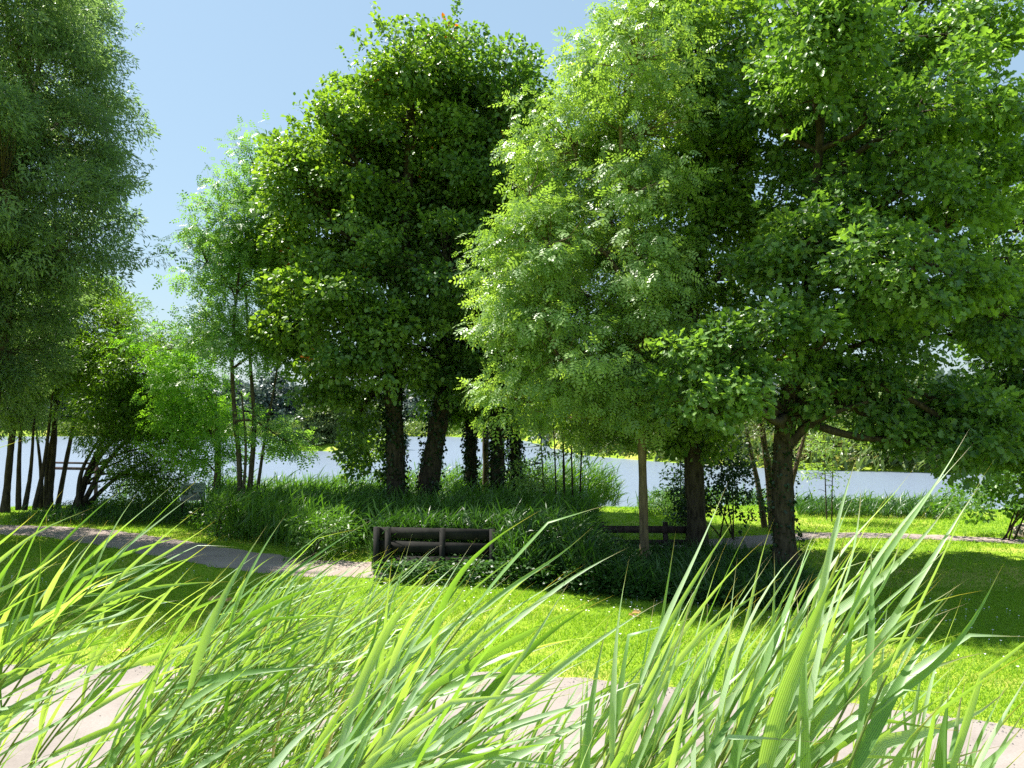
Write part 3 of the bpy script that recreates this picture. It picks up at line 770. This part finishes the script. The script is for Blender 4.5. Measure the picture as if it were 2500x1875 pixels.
# shady ditch undergrowth in front of the middle trees
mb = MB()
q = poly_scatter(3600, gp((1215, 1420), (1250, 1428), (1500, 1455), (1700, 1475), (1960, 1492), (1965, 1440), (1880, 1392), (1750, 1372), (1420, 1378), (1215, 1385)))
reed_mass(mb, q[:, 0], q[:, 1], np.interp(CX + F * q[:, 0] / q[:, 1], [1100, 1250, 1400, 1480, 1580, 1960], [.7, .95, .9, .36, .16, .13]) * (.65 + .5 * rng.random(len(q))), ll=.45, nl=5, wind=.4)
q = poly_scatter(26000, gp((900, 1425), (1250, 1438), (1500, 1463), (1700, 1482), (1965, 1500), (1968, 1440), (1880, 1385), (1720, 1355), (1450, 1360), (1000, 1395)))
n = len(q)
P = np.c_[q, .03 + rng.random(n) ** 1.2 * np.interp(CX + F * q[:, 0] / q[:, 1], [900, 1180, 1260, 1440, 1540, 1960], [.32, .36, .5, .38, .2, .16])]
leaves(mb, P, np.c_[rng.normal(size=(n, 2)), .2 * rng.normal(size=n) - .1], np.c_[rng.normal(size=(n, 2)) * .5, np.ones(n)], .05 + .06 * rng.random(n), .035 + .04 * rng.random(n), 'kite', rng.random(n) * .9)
q = poly_scatter(700, gp((905, 1398), (1250, 1398), (1250, 1388), (905, 1389)))  # reed band added behind the fence to darken the gaps between boards
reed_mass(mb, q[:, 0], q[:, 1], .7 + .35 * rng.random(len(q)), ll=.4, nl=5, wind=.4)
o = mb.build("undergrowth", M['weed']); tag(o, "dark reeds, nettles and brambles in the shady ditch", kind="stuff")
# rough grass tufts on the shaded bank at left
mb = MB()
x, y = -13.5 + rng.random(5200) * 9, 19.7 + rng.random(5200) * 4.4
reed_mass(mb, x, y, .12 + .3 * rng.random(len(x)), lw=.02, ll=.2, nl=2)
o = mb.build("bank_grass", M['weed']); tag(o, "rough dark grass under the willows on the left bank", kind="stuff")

# ------------------------------------------------------------------ fence, railing, jetty, sign, boulder
def fence(name, lab, A, B_, height, boards, posts, mat, cat="fence", t=.035, back=0):
    A, B_ = np.asarray(A, float), np.asarray(B_, float)
    L = np.linalg.norm(B_[:2] - A[:2]); rz = math.atan2(B_[1] - A[1], B_[0] - A[0])
    root = empty(name, A, lab, cat)
    for (zc, hh) in boards:
        m_ = MB(); n = max(1, int(round(L / 2.4)))
        for k in range(n):
            c = A + (B_ - A) * (k + .5) / n
            box(m_, [c[0], c[1], A[2] + zc + rng.normal() * .006], L / n - .006, t, hh, rz, rng.normal() * .006)
        m_.build("rail", mat, root, A)
    for f in posts:
        m_ = MB(); c = A + (B_ - A) * f
        nrm = np.array([math.sin(rz), -math.cos(rz), 0])
        c = c + nrm * (t * .5 + .048) * (1 if not back else -1)
        box(m_, [c[0], c[1], A[2] + height * .5 - .1], .09, .09, height + .2, rz, rng.normal() * .01)
        m_.build("post", mat, root, A)
    return root
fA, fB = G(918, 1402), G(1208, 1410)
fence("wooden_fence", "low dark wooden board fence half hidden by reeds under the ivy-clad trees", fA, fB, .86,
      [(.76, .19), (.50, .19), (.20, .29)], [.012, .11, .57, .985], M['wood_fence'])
rA, rB = G(1440, 1366), G(1700, 1366)
fence("wooden_railing", "dark timber railing of the ditch crossing behind the thin brown trunk", rA, rB, .74,
      [(.60, .14), (.34, .10)], [.12, .72], M['wood_dark'], "railing", back=1)
# jetty on the water at far left
jA, jB = np.array([-17.2, 27.4, -.35]), np.array([-14.9, 26.8, -.35])
fence("wooden_jetty", "dark wooden jetty rail over the water seen between the willow stems", jA, jB, 1.62, [(1.56, .07), (1.36, .10)], [.04, .96], M['wood_dark'], "jetty", t=.06)

# information board, seen at a slant under the willows
c = G(470, 1262)
root = empty("information_board", c, "weathered white information board with lines of text under the willows", "sign")
SIGN = plain_mat("sign_panel", (.62, .66, .66)); INK = plain_mat("sign_print", (.16, .20, .24))
m_ = MB(); box(m_, [c[0], c[1], c[2] + .72], .66, .03, .50, .35, .03); pn = m_.build("panel", SIGN, root, c)
m_ = MB()
ux = np.array([math.cos(.35), math.sin(.35), 0]); nn = np.array([math.sin(.35), -math.cos(.35), 0])
for k, (zz, l0, l1, hh) in enumerate([(.19, -.28, .26, .016), (.15, -.28, .20, .012), (.115, -.28, .24, .012), (.05, -.28, .27, .012), (-.04, -.26, -.12, .07), (-.04, -.02, .1, .07), (-.04, .16, .27, .06), (-.15, -.28, .22, .012), (-.18, -.28, .26, .012)]):
    cc = c + ux * (l0 + l1) / 2 + nn * .0185 + [0, 0, .72 + zz + .03 * (l0 + l1) / 2]
    box(m_, cc, l1 - l0, .003, hh, .35, .03)
m_.build("print", INK, pn, c)
for s in (-.27, .27):
    m_ = MB(); cc = c + ux * s - nn * .06; box(m_, [cc[0], cc[1], cc[2] + .42], .08, .08, 1.06, .35); m_.build("post", M['wood_dark'], root, c)

# boulder at the right edge
STONE = noise_mat("sandstone", [(.3, (.30, .24, .18)), (.7, (.48, .41, .33))], 5, bump=.5, dist=.03)
c = G(2512, 1312)
th = np.linspace(0, np.pi, 12); ph = np.linspace(0, 2 * np.pi, 18, endpoint=False)
T, P_ = np.meshgrid(th, ph, indexing='ij')
r = 1 + .16 * np.sin(3 * P_ + 1) * np.sin(T) + .12 * np.sin(2 * T + P_) + .04 * rng.normal(size=T.shape)
V = np.stack([.33 * r * np.sin(T) * np.cos(P_), .26 * r * np.sin(T) * np.sin(P_), .24 * r * np.cos(T) + .10], -1).reshape(-1, 3) + c
i = np.arange(11)[:, None] * 18; j = np.arange(18)[None]
mb = MB(); mb.add(V, [np.stack([i + j, i + 18 + j, i + 18 + (j + 1) % 18, i + (j + 1) % 18], -1).reshape(-1, 4)])
o = mb.build("boulder", STONE, None, c, smooth=False); tag(o, "pale tan boulder on the lawn at the right edge", "rock")

# fallen leaves on the lawn
DRY = leaf_mat("fallen_leaf", (.38, .22, .06), (.62, .42, .16), (1, .9, .5), fac=.2)
for k, (px, py, s, lab) in enumerate([(541, 1474, .20, "large curled tan fallen leaf on the sunny lawn left of centre"), (556, 1476, .13, "smaller tan fallen leaf beside the large curled one"), (1543, 1506, .13, "tan fallen leaf on the lawn below the thin brown trunk"), (1553, 1512, .11, "second tan fallen leaf touching the one below the thin brown trunk"),
                                      (305, 1602, .10, "pale fallen leaf near the path edge at left"), (280, 1490, .09, "dull fallen leaf at the rim of the left shade"), (2010, 1368, .12, "brown fallen leaf on the right lawn behind the reeds"), (2275, 1355, .12, "brown fallen leaf on the dry patch of the right lawn")]):
    c = G(px, py) + [0, 0, .05]
    m_ = MB()
    a = rng.random() * 6.28
    for q_ in range(3):
        aa = a + (q_ - 1) * .8
        leaves(m_, c[None], np.array([[math.cos(aa), math.sin(aa), .25]]), np.array([[.3, -.4, .8]]), [s], [s * .55], 'oak', np.array([.3 + .3 * q_]))
    o = m_.build("fallen_leaf", DRY, None, c); tag(o, lab, "leaf", "fallen leaves on the lawn")

# ------------------------------------------------------------------ far shore
def far_tree(name, lab, px, d, z0, bl, mat, cat, group, L=.3, dens=1.6, per=50, rc=.55, trunk=True):
    x = (px - CX) / F * d
    b = np.array([x, d, z0]); b[2] = gz(b)
    B = [blob(*a, d) for a in bl]
    root = empty(name, b, lab, cat, group)
    mbc, cen = crown_leaves(B, 'kite', L, L * .5, dens=dens, per=per, rc=rc, sprig=.12, fill=.4)
    mbs = MB()
    for k in range(4):
        e = cen[rng.integers(len(cen))]
        tube(mbs, spline([b + [rng.normal() * .2, 0, -.2], .5 * (b + e) + [0, 0, .2], e], 8), np.linspace(.09, .03, 8), 5)
    mbs.build("trunk" if cat == "tree" else "stem", M['bark_willow'], root, b); mbc.build("crown", M[mat], root, b)
gF = "shrubs and trees on the far bank"
far_tree("willow_bush", "rounded silvery willow bush on the far bank right of the water", 2210, 46.5, 0, [(2190, 1080, 50, 55), (2230, 1060, 55, 70), (2170, 1110, 40, 28), (2260, 1110, 40, 35)], 'far', "shrub", gF)
far_tree("willow_bush", "low olive bush at the waterline below the dry grass bank", 2110, 47.5, 0, [(2110, 1110, 40, 26), (2140, 1095, 40, 35)], 'far', "shrub", gF)
far_tree("far_tree", "pale green tree behind the dry bank across the lake", 2020, 56, 0, [(2000, 1000, 60, 70), (2050, 1020, 60, 70), (1970, 1050, 50, 50)], 'far', "tree", gF, L=.34)
far_tree("far_tree", "tall light tree across the lake behind the willow bush", 2160, 60, 0, [(2140, 970, 60, 70), (2200, 980, 60, 70), (2120, 1030, 60, 50)], 'far', "tree", gF, L=.34)
far_tree("dark_bush", "dark bush at the waterline across the lake behind the forked oak", 1975, 49, 0, [(1975, 1125, 26, 22), (1990, 1118, 20, 22)], 'dark_bush', "shrub", gF)
far_tree("far_tree", "pale tree across the lake left of the forked oak", 1800, 56, 0, [(1790, 1030, 70, 80), (1850, 1060, 60, 60), (1740, 1070, 60, 50)], 'far', "tree", gF, L=.34)
far_tree("far_tree", "green tree across the lake behind the right edge bush", 2380, 52, 0, [(2350, 1050, 70, 80), (2430, 1030, 80, 100), (2300, 1090, 50, 50)], 'far', "tree", gF, L=.34)
far_tree("far_tree", "tree across the lake behind the straight dark trunk", 1600, 66, 0, [(1570, 1060, 70, 50), (1640, 1050, 60, 60), (1500, 1080, 60, 35)], 'far', "tree", gF, L=.36)
far_tree("far_tree", "rounded light tree on the island in the lake", 805, 79, 0, [(800, 1040, 60, 45), (850, 1020, 60, 60), (770, 1070, 40, 30)], 'far', "tree", "island trees", L=.36)
far_tree("island_bush", "low olive bush on the left tip of the island", 745, 77, 0, [(745, 1082, 32, 16), (775, 1080, 30, 18), (720, 1090, 18, 9)], 'far', "shrub", "island trees", L=.3)
far_tree("far_tree", "slender dark tree standing on the island", 758, 78, 0, [(758, 1040, 14, 26), (762, 1010, 14, 22), (756, 1070, 6, 14)], 'dark_bush', "tree", "island trees", L=.34)
far_tree("dark_bush", "dark bush on the far right tip of the island", 920, 78, 0, [(900, 1080, 40, 25), (940, 1075, 40, 30)], 'far_blue', "shrub", "island trees", L=.34)
# wood beyond the lake: one mass
blobs_ = []
for k in range(80):
    x = -150 + 195 * k / 79; d = 152 + 10 * rng.random()
    h = 6 + 5 * rng.random()
    blobs_.append((np.array([x, d, h * .5]), np.array([5.0, 4.0, h * .62])))
for k in range(34):
    x = 6 + 90 * k / 33; d = float(far_shore(np.array(x))) + 26 + 8 * rng.random()
    h = 4.0 + 2.5 * rng.random()
    blobs_.append((np.array([x, d, .7 + h * .45]), np.array([3.4, 3.0, h * .6])))
mbc, cen = crown_leaves(blobs_, 'kite', .8, .45, dens=.35, per=34, rc=1.0, sprig=.1, fill=.6)
o = mbc.build("far_wood", M['far_blue']); tag(o, "haze-tinted blue-green wood lining the far side of the lake", kind="stuff")
mb = MB()
x = 4 + rng.random(3200) * 60; y = far_shore(x) + .6 + 6.5 * rng.random(3200)
reed_mass(mb, x, y, .5 + .6 * rng.random(len(x)), lw=.08, ll=.5, nl=3)
o = mb.build("bank_grass_far", M['drygrass']); o.name = "dry_grass"; tag(o, "straw coloured dry grass on the far bank", kind="stuff")
mb = MB()
x = -90 + rng.random(6500) * 145; y = far_shore(x) + .2 + 5 * rng.random(len(x))
reed_mass(mb, x, y, (.9 + 1.0 * rng.random(len(x))) * np.where(x > 5, .6, 1), lw=.2, ll=.8, nl=3)
o = mb.build("far_reeds", M['far']); tag(o, "pale reed fringe along the far shore", kind="stuff")

# ------------------------------------------------------------------ foreground reeds, each stalk a thing
m, N, Lk, out = new_mat("reed_leaf")
def attr(nm):
    a = N.new("ShaderNodeAttribute"); a.attribute_name = nm; return a.outputs["Fac"]
r1 = ramp(N, [(0.0, (.09, .20, .045)), (.3, (.20, .34, .12)), (.6, (.34, .46, .27)), (1.0, (.48, .57, .45))]); Lk.new(attr("tone"), r1.inputs[0])
r2 = ramp(N, [(0.80, (0, 0, 0)), (.93, (1, 1, 1))])
md = N.new("ShaderNodeMath"); md.operation = 'MAXIMUM'; Lk.new(attr("along"), md.inputs[0]); Lk.new(attr("dry"), md.inputs[1]); Lk.new(md.outputs[0], r2.inputs[0])
mx = N.new("ShaderNodeMix"); mx.data_type = 'RGBA'; Lk.new(r2.outputs[0], mx.inputs[0]); Lk.new(r1.outputs[0], mx.inputs[6]); mx.inputs[7].default_value = (.42, .33, .20, 1)
mt = N.new("ShaderNodeMath"); mt.operation = 'MULTIPLY'; Lk.new(attr("across"), mt.inputs[0]); mt.inputs[1].default_value = 25.0
sn = N.new("ShaderNodeMath"); sn.operation = 'SINE'; Lk.new(mt.outputs[0], sn.inputs[0])
rv = ramp(N, [(.0, (.60, .66, .56)), (.6, (1.0, 1.0, 1.0)), (1, (1.14, 1.12, 1.16))])
ma = N.new("ShaderNodeMath"); ma.operation = 'MULTIPLY_ADD'; ma.inputs[1].default_value = .5; ma.inputs[2].default_value = .5
Lk.new(sn.outputs[0], ma.inputs[0]); Lk.new(ma.outputs[0], rv.inputs[0])
m2 = N.new("ShaderNodeMix"); m2.data_type = 'RGBA'; m2.blend_type = 'MULTIPLY'; m2.inputs[0].default_value = 1
Lk.new(mx.outputs[2], m2.inputs[6]); Lk.new(rv.outputs[0], m2.inputs[7])
p = N.new("ShaderNodeBsdfPrincipled"); p.inputs["Roughness"].default_value = .42; p.inputs["Specular IOR Level"].default_value = .55
Lk.new(m2.outputs[2], p.inputs["Base Color"])
tl = N.new("ShaderNodeBsdfTranslucent")
m3 = N.new("ShaderNodeMix"); m3.data_type = 'RGBA'; m3.blend_type = 'MULTIPLY'; m3.inputs[0].default_value = 1
Lk.new(m2.outputs[2], m3.inputs[6]); m3.inputs[7].default_value = (1.65, 1.75, .28, 1); Lk.new(m3.outputs[2], tl.inputs[0])
ms = N.new("ShaderNodeMixShader"); ms.inputs[0].default_value = .38
Lk.new(p.outputs[0], ms.inputs[1]); Lk.new(tl.outputs[0], ms.inputs[2]); Lk.new(ms.outputs[0], out.inputs[0])
REED = m
STEM = leaf_mat("reed_stem", (.10, .15, .035), (.26, .30, .09), (1.3, 1.3, .4), fac=.15)

WPROF = np.array([.42, .72, .95, 1.0, .95, .84, .70, .53, .36, .19, .07, .0])
def reed_leaf(mb, p0, d0, length, width, wind, droop, phi0, phi1, tone, dry=0.0):
    n = 11
    ts = np.linspace(0, 1, n + 1); p = np.array(p0); rows = []; al = []; ac = []
    kink = rng.random() < .09; kt = .35 + .4 * rng.random()
    fl, fp = .12 * rng.normal(), rng.random() * 6
    for k, t in enumerate(ts):
        w_ = wind + np.array([0, .25 * math.sin(t * 5 + fp), fl * math.sin(t * 6 + fp)])
        dr = d0 * (1 - t) ** 1.3 + w_ * (1 - (1 - t) ** 1.3) + np.array([0, 0, -droop * t * t])
        if kink and t > kt: dr = dr + np.array([.55, .1, -.75 * droop - .35])
        dr = unit(dr)
        s0 = unit(np.cross(dr, np.array([0.0, 1.0, 0.05])))
        n0 = np.cross(dr, s0)
        ph = phi0 + phi1 * t
        s = s0 * math.cos(ph) + n0 * math.sin(ph)
        nn = np.cross(s, dr)
        hw_ = .5 * width * WPROF[k]
        rows += [p - s * hw_, p + nn * hw_ * .42, p + s * hw_]
        al += [t] * 3; ac += [-1, 0, 1]
        if k < n: p = p + dr * length / n
    fs = []
    for k in range(n):
        b0 = 3 * k
        fs.append([b0, b0 + 1, b0 + 4, b0 + 3]); fs.append([b0 + 1, b0 + 2, b0 + 5, b0 + 4])
    mb.add(np.array(rows), [np.array(fs)], tone=tone, dry=dry, along=np.array(al), across=np.array(ac))

def reed(tx, ty, d, lean, lab, group, scale=1.0, nleaf=11, tone=None, spread=1.0, width=.7, steep=.95):
    """a reed stalk whose uppermost leaf tip is seen at photo pixel (tx, ty) from d metres; lean in degrees from upright"""
    lean = lean * steep
    a = math.radians(lean)
    tip = W(tx, ty, d)
    top = tip - np.array([math.sin(a + .12), 0, math.cos(a + .12)]) * .30 * scale
    yj = rng.normal() * .05
    pts = [top]; s = 0.0
    while pts[-1][2] > -.06 and len(pts) < 90:
        th = a * math.exp(-(s / 1.0) ** 1.1) + .04
        st = .04 if s < .3 else .07
        pts.append(pts[-1] - np.array([math.sin(th), yj, math.cos(th)]) * st); s += st
    pts = np.array(pts); base = pts[-1].copy(); base[2] = 0
    cum = np.concatenate([[0], np.cumsum(np.linalg.norm(np.diff(pts, axis=0), axis=1))])
    root = empty("reed", base, lab, "reed", group)
    mbl = MB()
    s = 0.0; side = 1 if rng.random() < .5 else -1
    t0 = tone if tone is not None else rng.random()
    for k in range(nleaf):
        p0 = np.array([np.interp(s, cum, pts[:, c]) for c in range(3)])
        p1 = np.array([np.interp(max(0, s - .05) if s > .05 else s + .05, cum, pts[:, c]) for c in range(3)])
        dr = unit(p1 - p0) if s > .05 else unit(p0 - p1)
        if k == 0:
            L_ = .30 * scale * 1.03; d0 = dr; wnd = unit(np.array([math.sin(a + .2), 0, math.cos(a + .2)])); drp = .05
        else:
            ang = side * math.radians((10 + 24 * rng.random()) * spread)
            c_, s_ = math.cos(ang), math.sin(ang)
            d0 = unit(np.array([dr[0] * c_ + dr[2] * s_, dr[1] + rng.normal() * .25, dr[2] * c_ - dr[0] * s_]))
            el = math.radians(np.clip(90 - lean - 4 + rng.normal() * 13 - 1.7 * k * spread + (9 if side < 0 else -7), -12, 82))
            wnd = unit(np.array([math.cos(el), rng.normal() * .28, math.sin(el)]))
            L_ = scale * (.24 + .035 * min(k, 5) + .05 * rng.normal()); drp = abs(rng.normal()) * .18
            side = -side
        wd = scale * width * (.0105 + .0026 * min(k, 4)) * (.7 + .5 * rng.random())
        reed_leaf(mbl, p0, d0, L_, wd, wnd, drp, rng.normal() * .7 - .42, rng.normal() * 1.1, float(np.clip(.45 * t0 + .6 * rng.random() + .08 * rng.normal(), 0, 1)), 1.0 if (k > 5 and rng.random() < .03) else 0.0)
        s += (.035 + .012 * k) * scale ** .5 + .03 * rng.random()
    lv = np.concatenate(mbl.v)
    pp = math.atan((HY - 937.5) / F)
    py_ = 937.5 - F * np.tan(np.arctan2(lv[:, 2] - CAMZ, lv[:, 1]) - pp)
    dz = (ty - py_.min()) / F * d                                    # bring the highest blade down (or up) to where the photo has it
    for v_ in mbl.v: v_[:, 2] -= dz
    pts = pts - [0, 0, dz]
    mbs = MB(); tube(mbs, pts[::-1], np.interp(cum[::-1], [0, .5, 2.5], [.0016, .0032, .0055]) * scale ** .5, 6, tone=.25 + .6 * rng.random())
    mbs.build("stem", STEM, root, base, smooth=True)
    mbl.build("foliage", REED, root, base, smooth=True)
    return root

gA, gB, gC, gD, gE, gFr = ("reeds blown right at the left edge", "dense reed clump left of centre", "loose reeds across the centre", "upright reeds under the straight dark trunk", "tall broad-leaved reeds on the right", "reeds cut off by the right edge")
lA = "slim green reed leaning right among the left edge reeds"
lB = "fine-leaved reed in the dense windblown clump left of centre"
lC = "loose reed streaming right in front of the pale path at centre"
lD = "reed standing beside the tall pale spear right of centre"
lE = "broad-leaved pale reed in the tall clump at right"
lF = "wide pale reed cut off by the right edge"
rng = np.random.default_rng(23)      # the reeds keep their own seed
# left edge
for (tx, ty, d, ln, lab) in [(492, 1187, 1.75, 40, "left reed reaching highest over the park path with a bright blade"), (430, 1200, 1.85, 43, lA), (478, 1222, 1.9, 46, lA), (38, 1068, 1.5, 62, "reed tip poking in high at the left edge before the willows"), (300, 1210, 1.8, 40, lA),
                             (210, 1262, 1.6, 50, lA), (560, 1262, 1.7, 57, "pale blade crossing the grassy verge below the information board"), (510, 1375, 1.9, 62, lA), (560, 1392, 2.0, 48, lA), (420, 1395, 1.9, 40, lA), (350, 1330, 1.7, 40, lA), (240, 1400, 1.6, 55, lA), (330, 1535, 1.7, 60, lA), (480, 1500, 2.0, 42, lA), (640, 1370, 2.1, 50, lA)]:
    reed(tx, ty - 25, d, ln, lab, gA, 1.1, 9, width=.8)
for k in range(22):
    tx = -220 + 400 * rng.random(); ty = 1500 + 320 * rng.random() ** .7
    reed(tx, ty, 1.5 + 1.2 * rng.random(), 42 + 9 * rng.normal(), lA, gA, .95, 10)
# dense clump
for (tx, ty, d, ln, lab) in [(842, 1275, 1.7, 38, "pale reed rising ahead of the dense clump, left of the fence"), (905, 1290, 1.9, 50, "arched reed tip hanging in front of the fence post")]:
    reed(tx, ty - 25, d, ln, lab, gB, 1.15, 8, width=.8)
for k in range(112):
    u = rng.random(); tx = 650 + 500 * u
    top = np.interp(tx, [560, 650, 740, 850, 960, 1100, 1200], [1560, 1450, 1360, 1318, 1312, 1320, 1420])
    ty = top + 10 + 470 * rng.random() ** 1.9
    reed(tx, ty, 2.1 + 1.2 * rng.random(), 47 + 7 * rng.normal(), lB, gB, .92, 9, width=.7)
for k in range(12):
    tx = 330 + 480 * rng.random(); ty = 1640 + 200 * rng.random()
    reed(tx, ty, 1.9 + 1.0 * rng.random(), 50 + 8 * rng.normal(), lB, gB, .95, 10)
# centre
for (tx, ty, d, ln, lab) in [(1443, 1252, 1.5, 37, "bright yellow-green blade pointing up right at the centre"), (1120, 1325, 1.7, 28, lC), (1160, 1330, 1.8, 25, lC), (1190, 1360, 1.9, 30, lC), (1290, 1345, 1.6, 42, lC), (1420, 1395, 1.6, 50, lC), (1525, 1355, 1.55, 50, lC), (1622, 1400, 1.25, 52, "big pale arching reed in front of the ditch reeds"),
                             (1570, 1465, 1.5, 55, lC), (1300, 1440, 1.4, 40, lC), (1700, 1500, 1.35, 58, lC), (1500, 1520, 1.3, 60, lC), (1350, 1560, 1.2, 52, lC), (1640, 1640, 1.25, 70, lC), (1240, 1400, 1.9, 35, lC)]:
    reed(tx, ty - 20, d, ln, lab, gC, 1.2, 8, width=.82)
for k in range(34):
    tx = 1020 + 620 * rng.random(); ty = 1490 + 330 * rng.random() ** .8
    reed(tx, ty, 1.6 + 1.1 * rng.random(), 34 + 10 * rng.normal(), lC, gC, .95, 9, width=.7)
# right of centre
for (tx, ty, d, ln, lab) in [(1778, 1195, 1.25, 22, "tall pale reed spear right of centre under the dark trunk"), (1800, 1255, 1.3, 28, lD), (1845, 1340, 1.4, 38, lD), (1850, 1290, 1.5, 25, lD), (1890, 1370, 1.35, 33, lD), (1985, 1330, 1.5, 40, lD), (2105, 1205, 1.6, 24, lD), (1760, 1330, 1.5, 20, lD), (1950, 1380, 1.4, 14, lD), (1900, 1290, 1.7, 12, lD)]:
    reed(tx, ty - 25, d, ln, lab, gD, 1.22, 9, spread=.6, width=.74, steep=.8)
for k in range(9):
    reed(1650 + 330 * rng.random(), 1480 + 320 * rng.random(), 1.3 + .9 * rng.random(), 28 + 9 * rng.normal(), lD, gD, 1.0, 9)
# right clump
for (tx, ty, d, ln, lab) in [(2358, 1066, 1.2, 33, "highest reed of all, its tip before the dark oak at right"), (2345, 1100, 1.25, 36, lE), (2250, 1150, 1.3, 40, lE), (2440, 1135, 1.15, 28, "reed crossing the right shore with a bright yellow stem leaf"), (2420, 1190, 1.2, 36, lE), (2290, 1240, 1.3, 38, lE), (2210, 1270, 1.4, 35, lE), (2300, 1320, 1.2, 42, lE), (2170, 1330, 1.3, 40, lE), (2130, 1290, 1.35, 32, lE), (2345, 1430, 1.2, 45, lE), (2080, 1350, 1.5, 30, lE)]:
    reed(tx, ty - 20, d, ln, lab, gE, 1.25, 10, width=.84, steep=.8, tone=.6 + .4 * rng.random(), spread=.85)
for k in range(18):
    tx = 1930 + 420 * rng.random(); ty = 1390 + 420 * rng.random()
    reed(tx, ty, 1.25 + .9 * rng.random(), 30 + 10 * rng.normal(), lE, gE, 1.0, 9, width=.74, steep=.85, tone=.35 + .65 * rng.random())
for (tx, ty, d, ln) in [(2488, 1470, 1.1, 12), (2505, 1590, 1.05, 16), (2440, 1640, 1.2, 10), (2400, 1720, 1.2, 12), (2530, 1700, 1.1, 25), (2300, 1700, 1.2, 25), (2380, 1600, 1.3, 30)]:
    reed(tx, ty, d, ln, lF, gFr, 1.2, 8, width=1.1, tone=.5 + .5 * rng.random(), spread=.7)
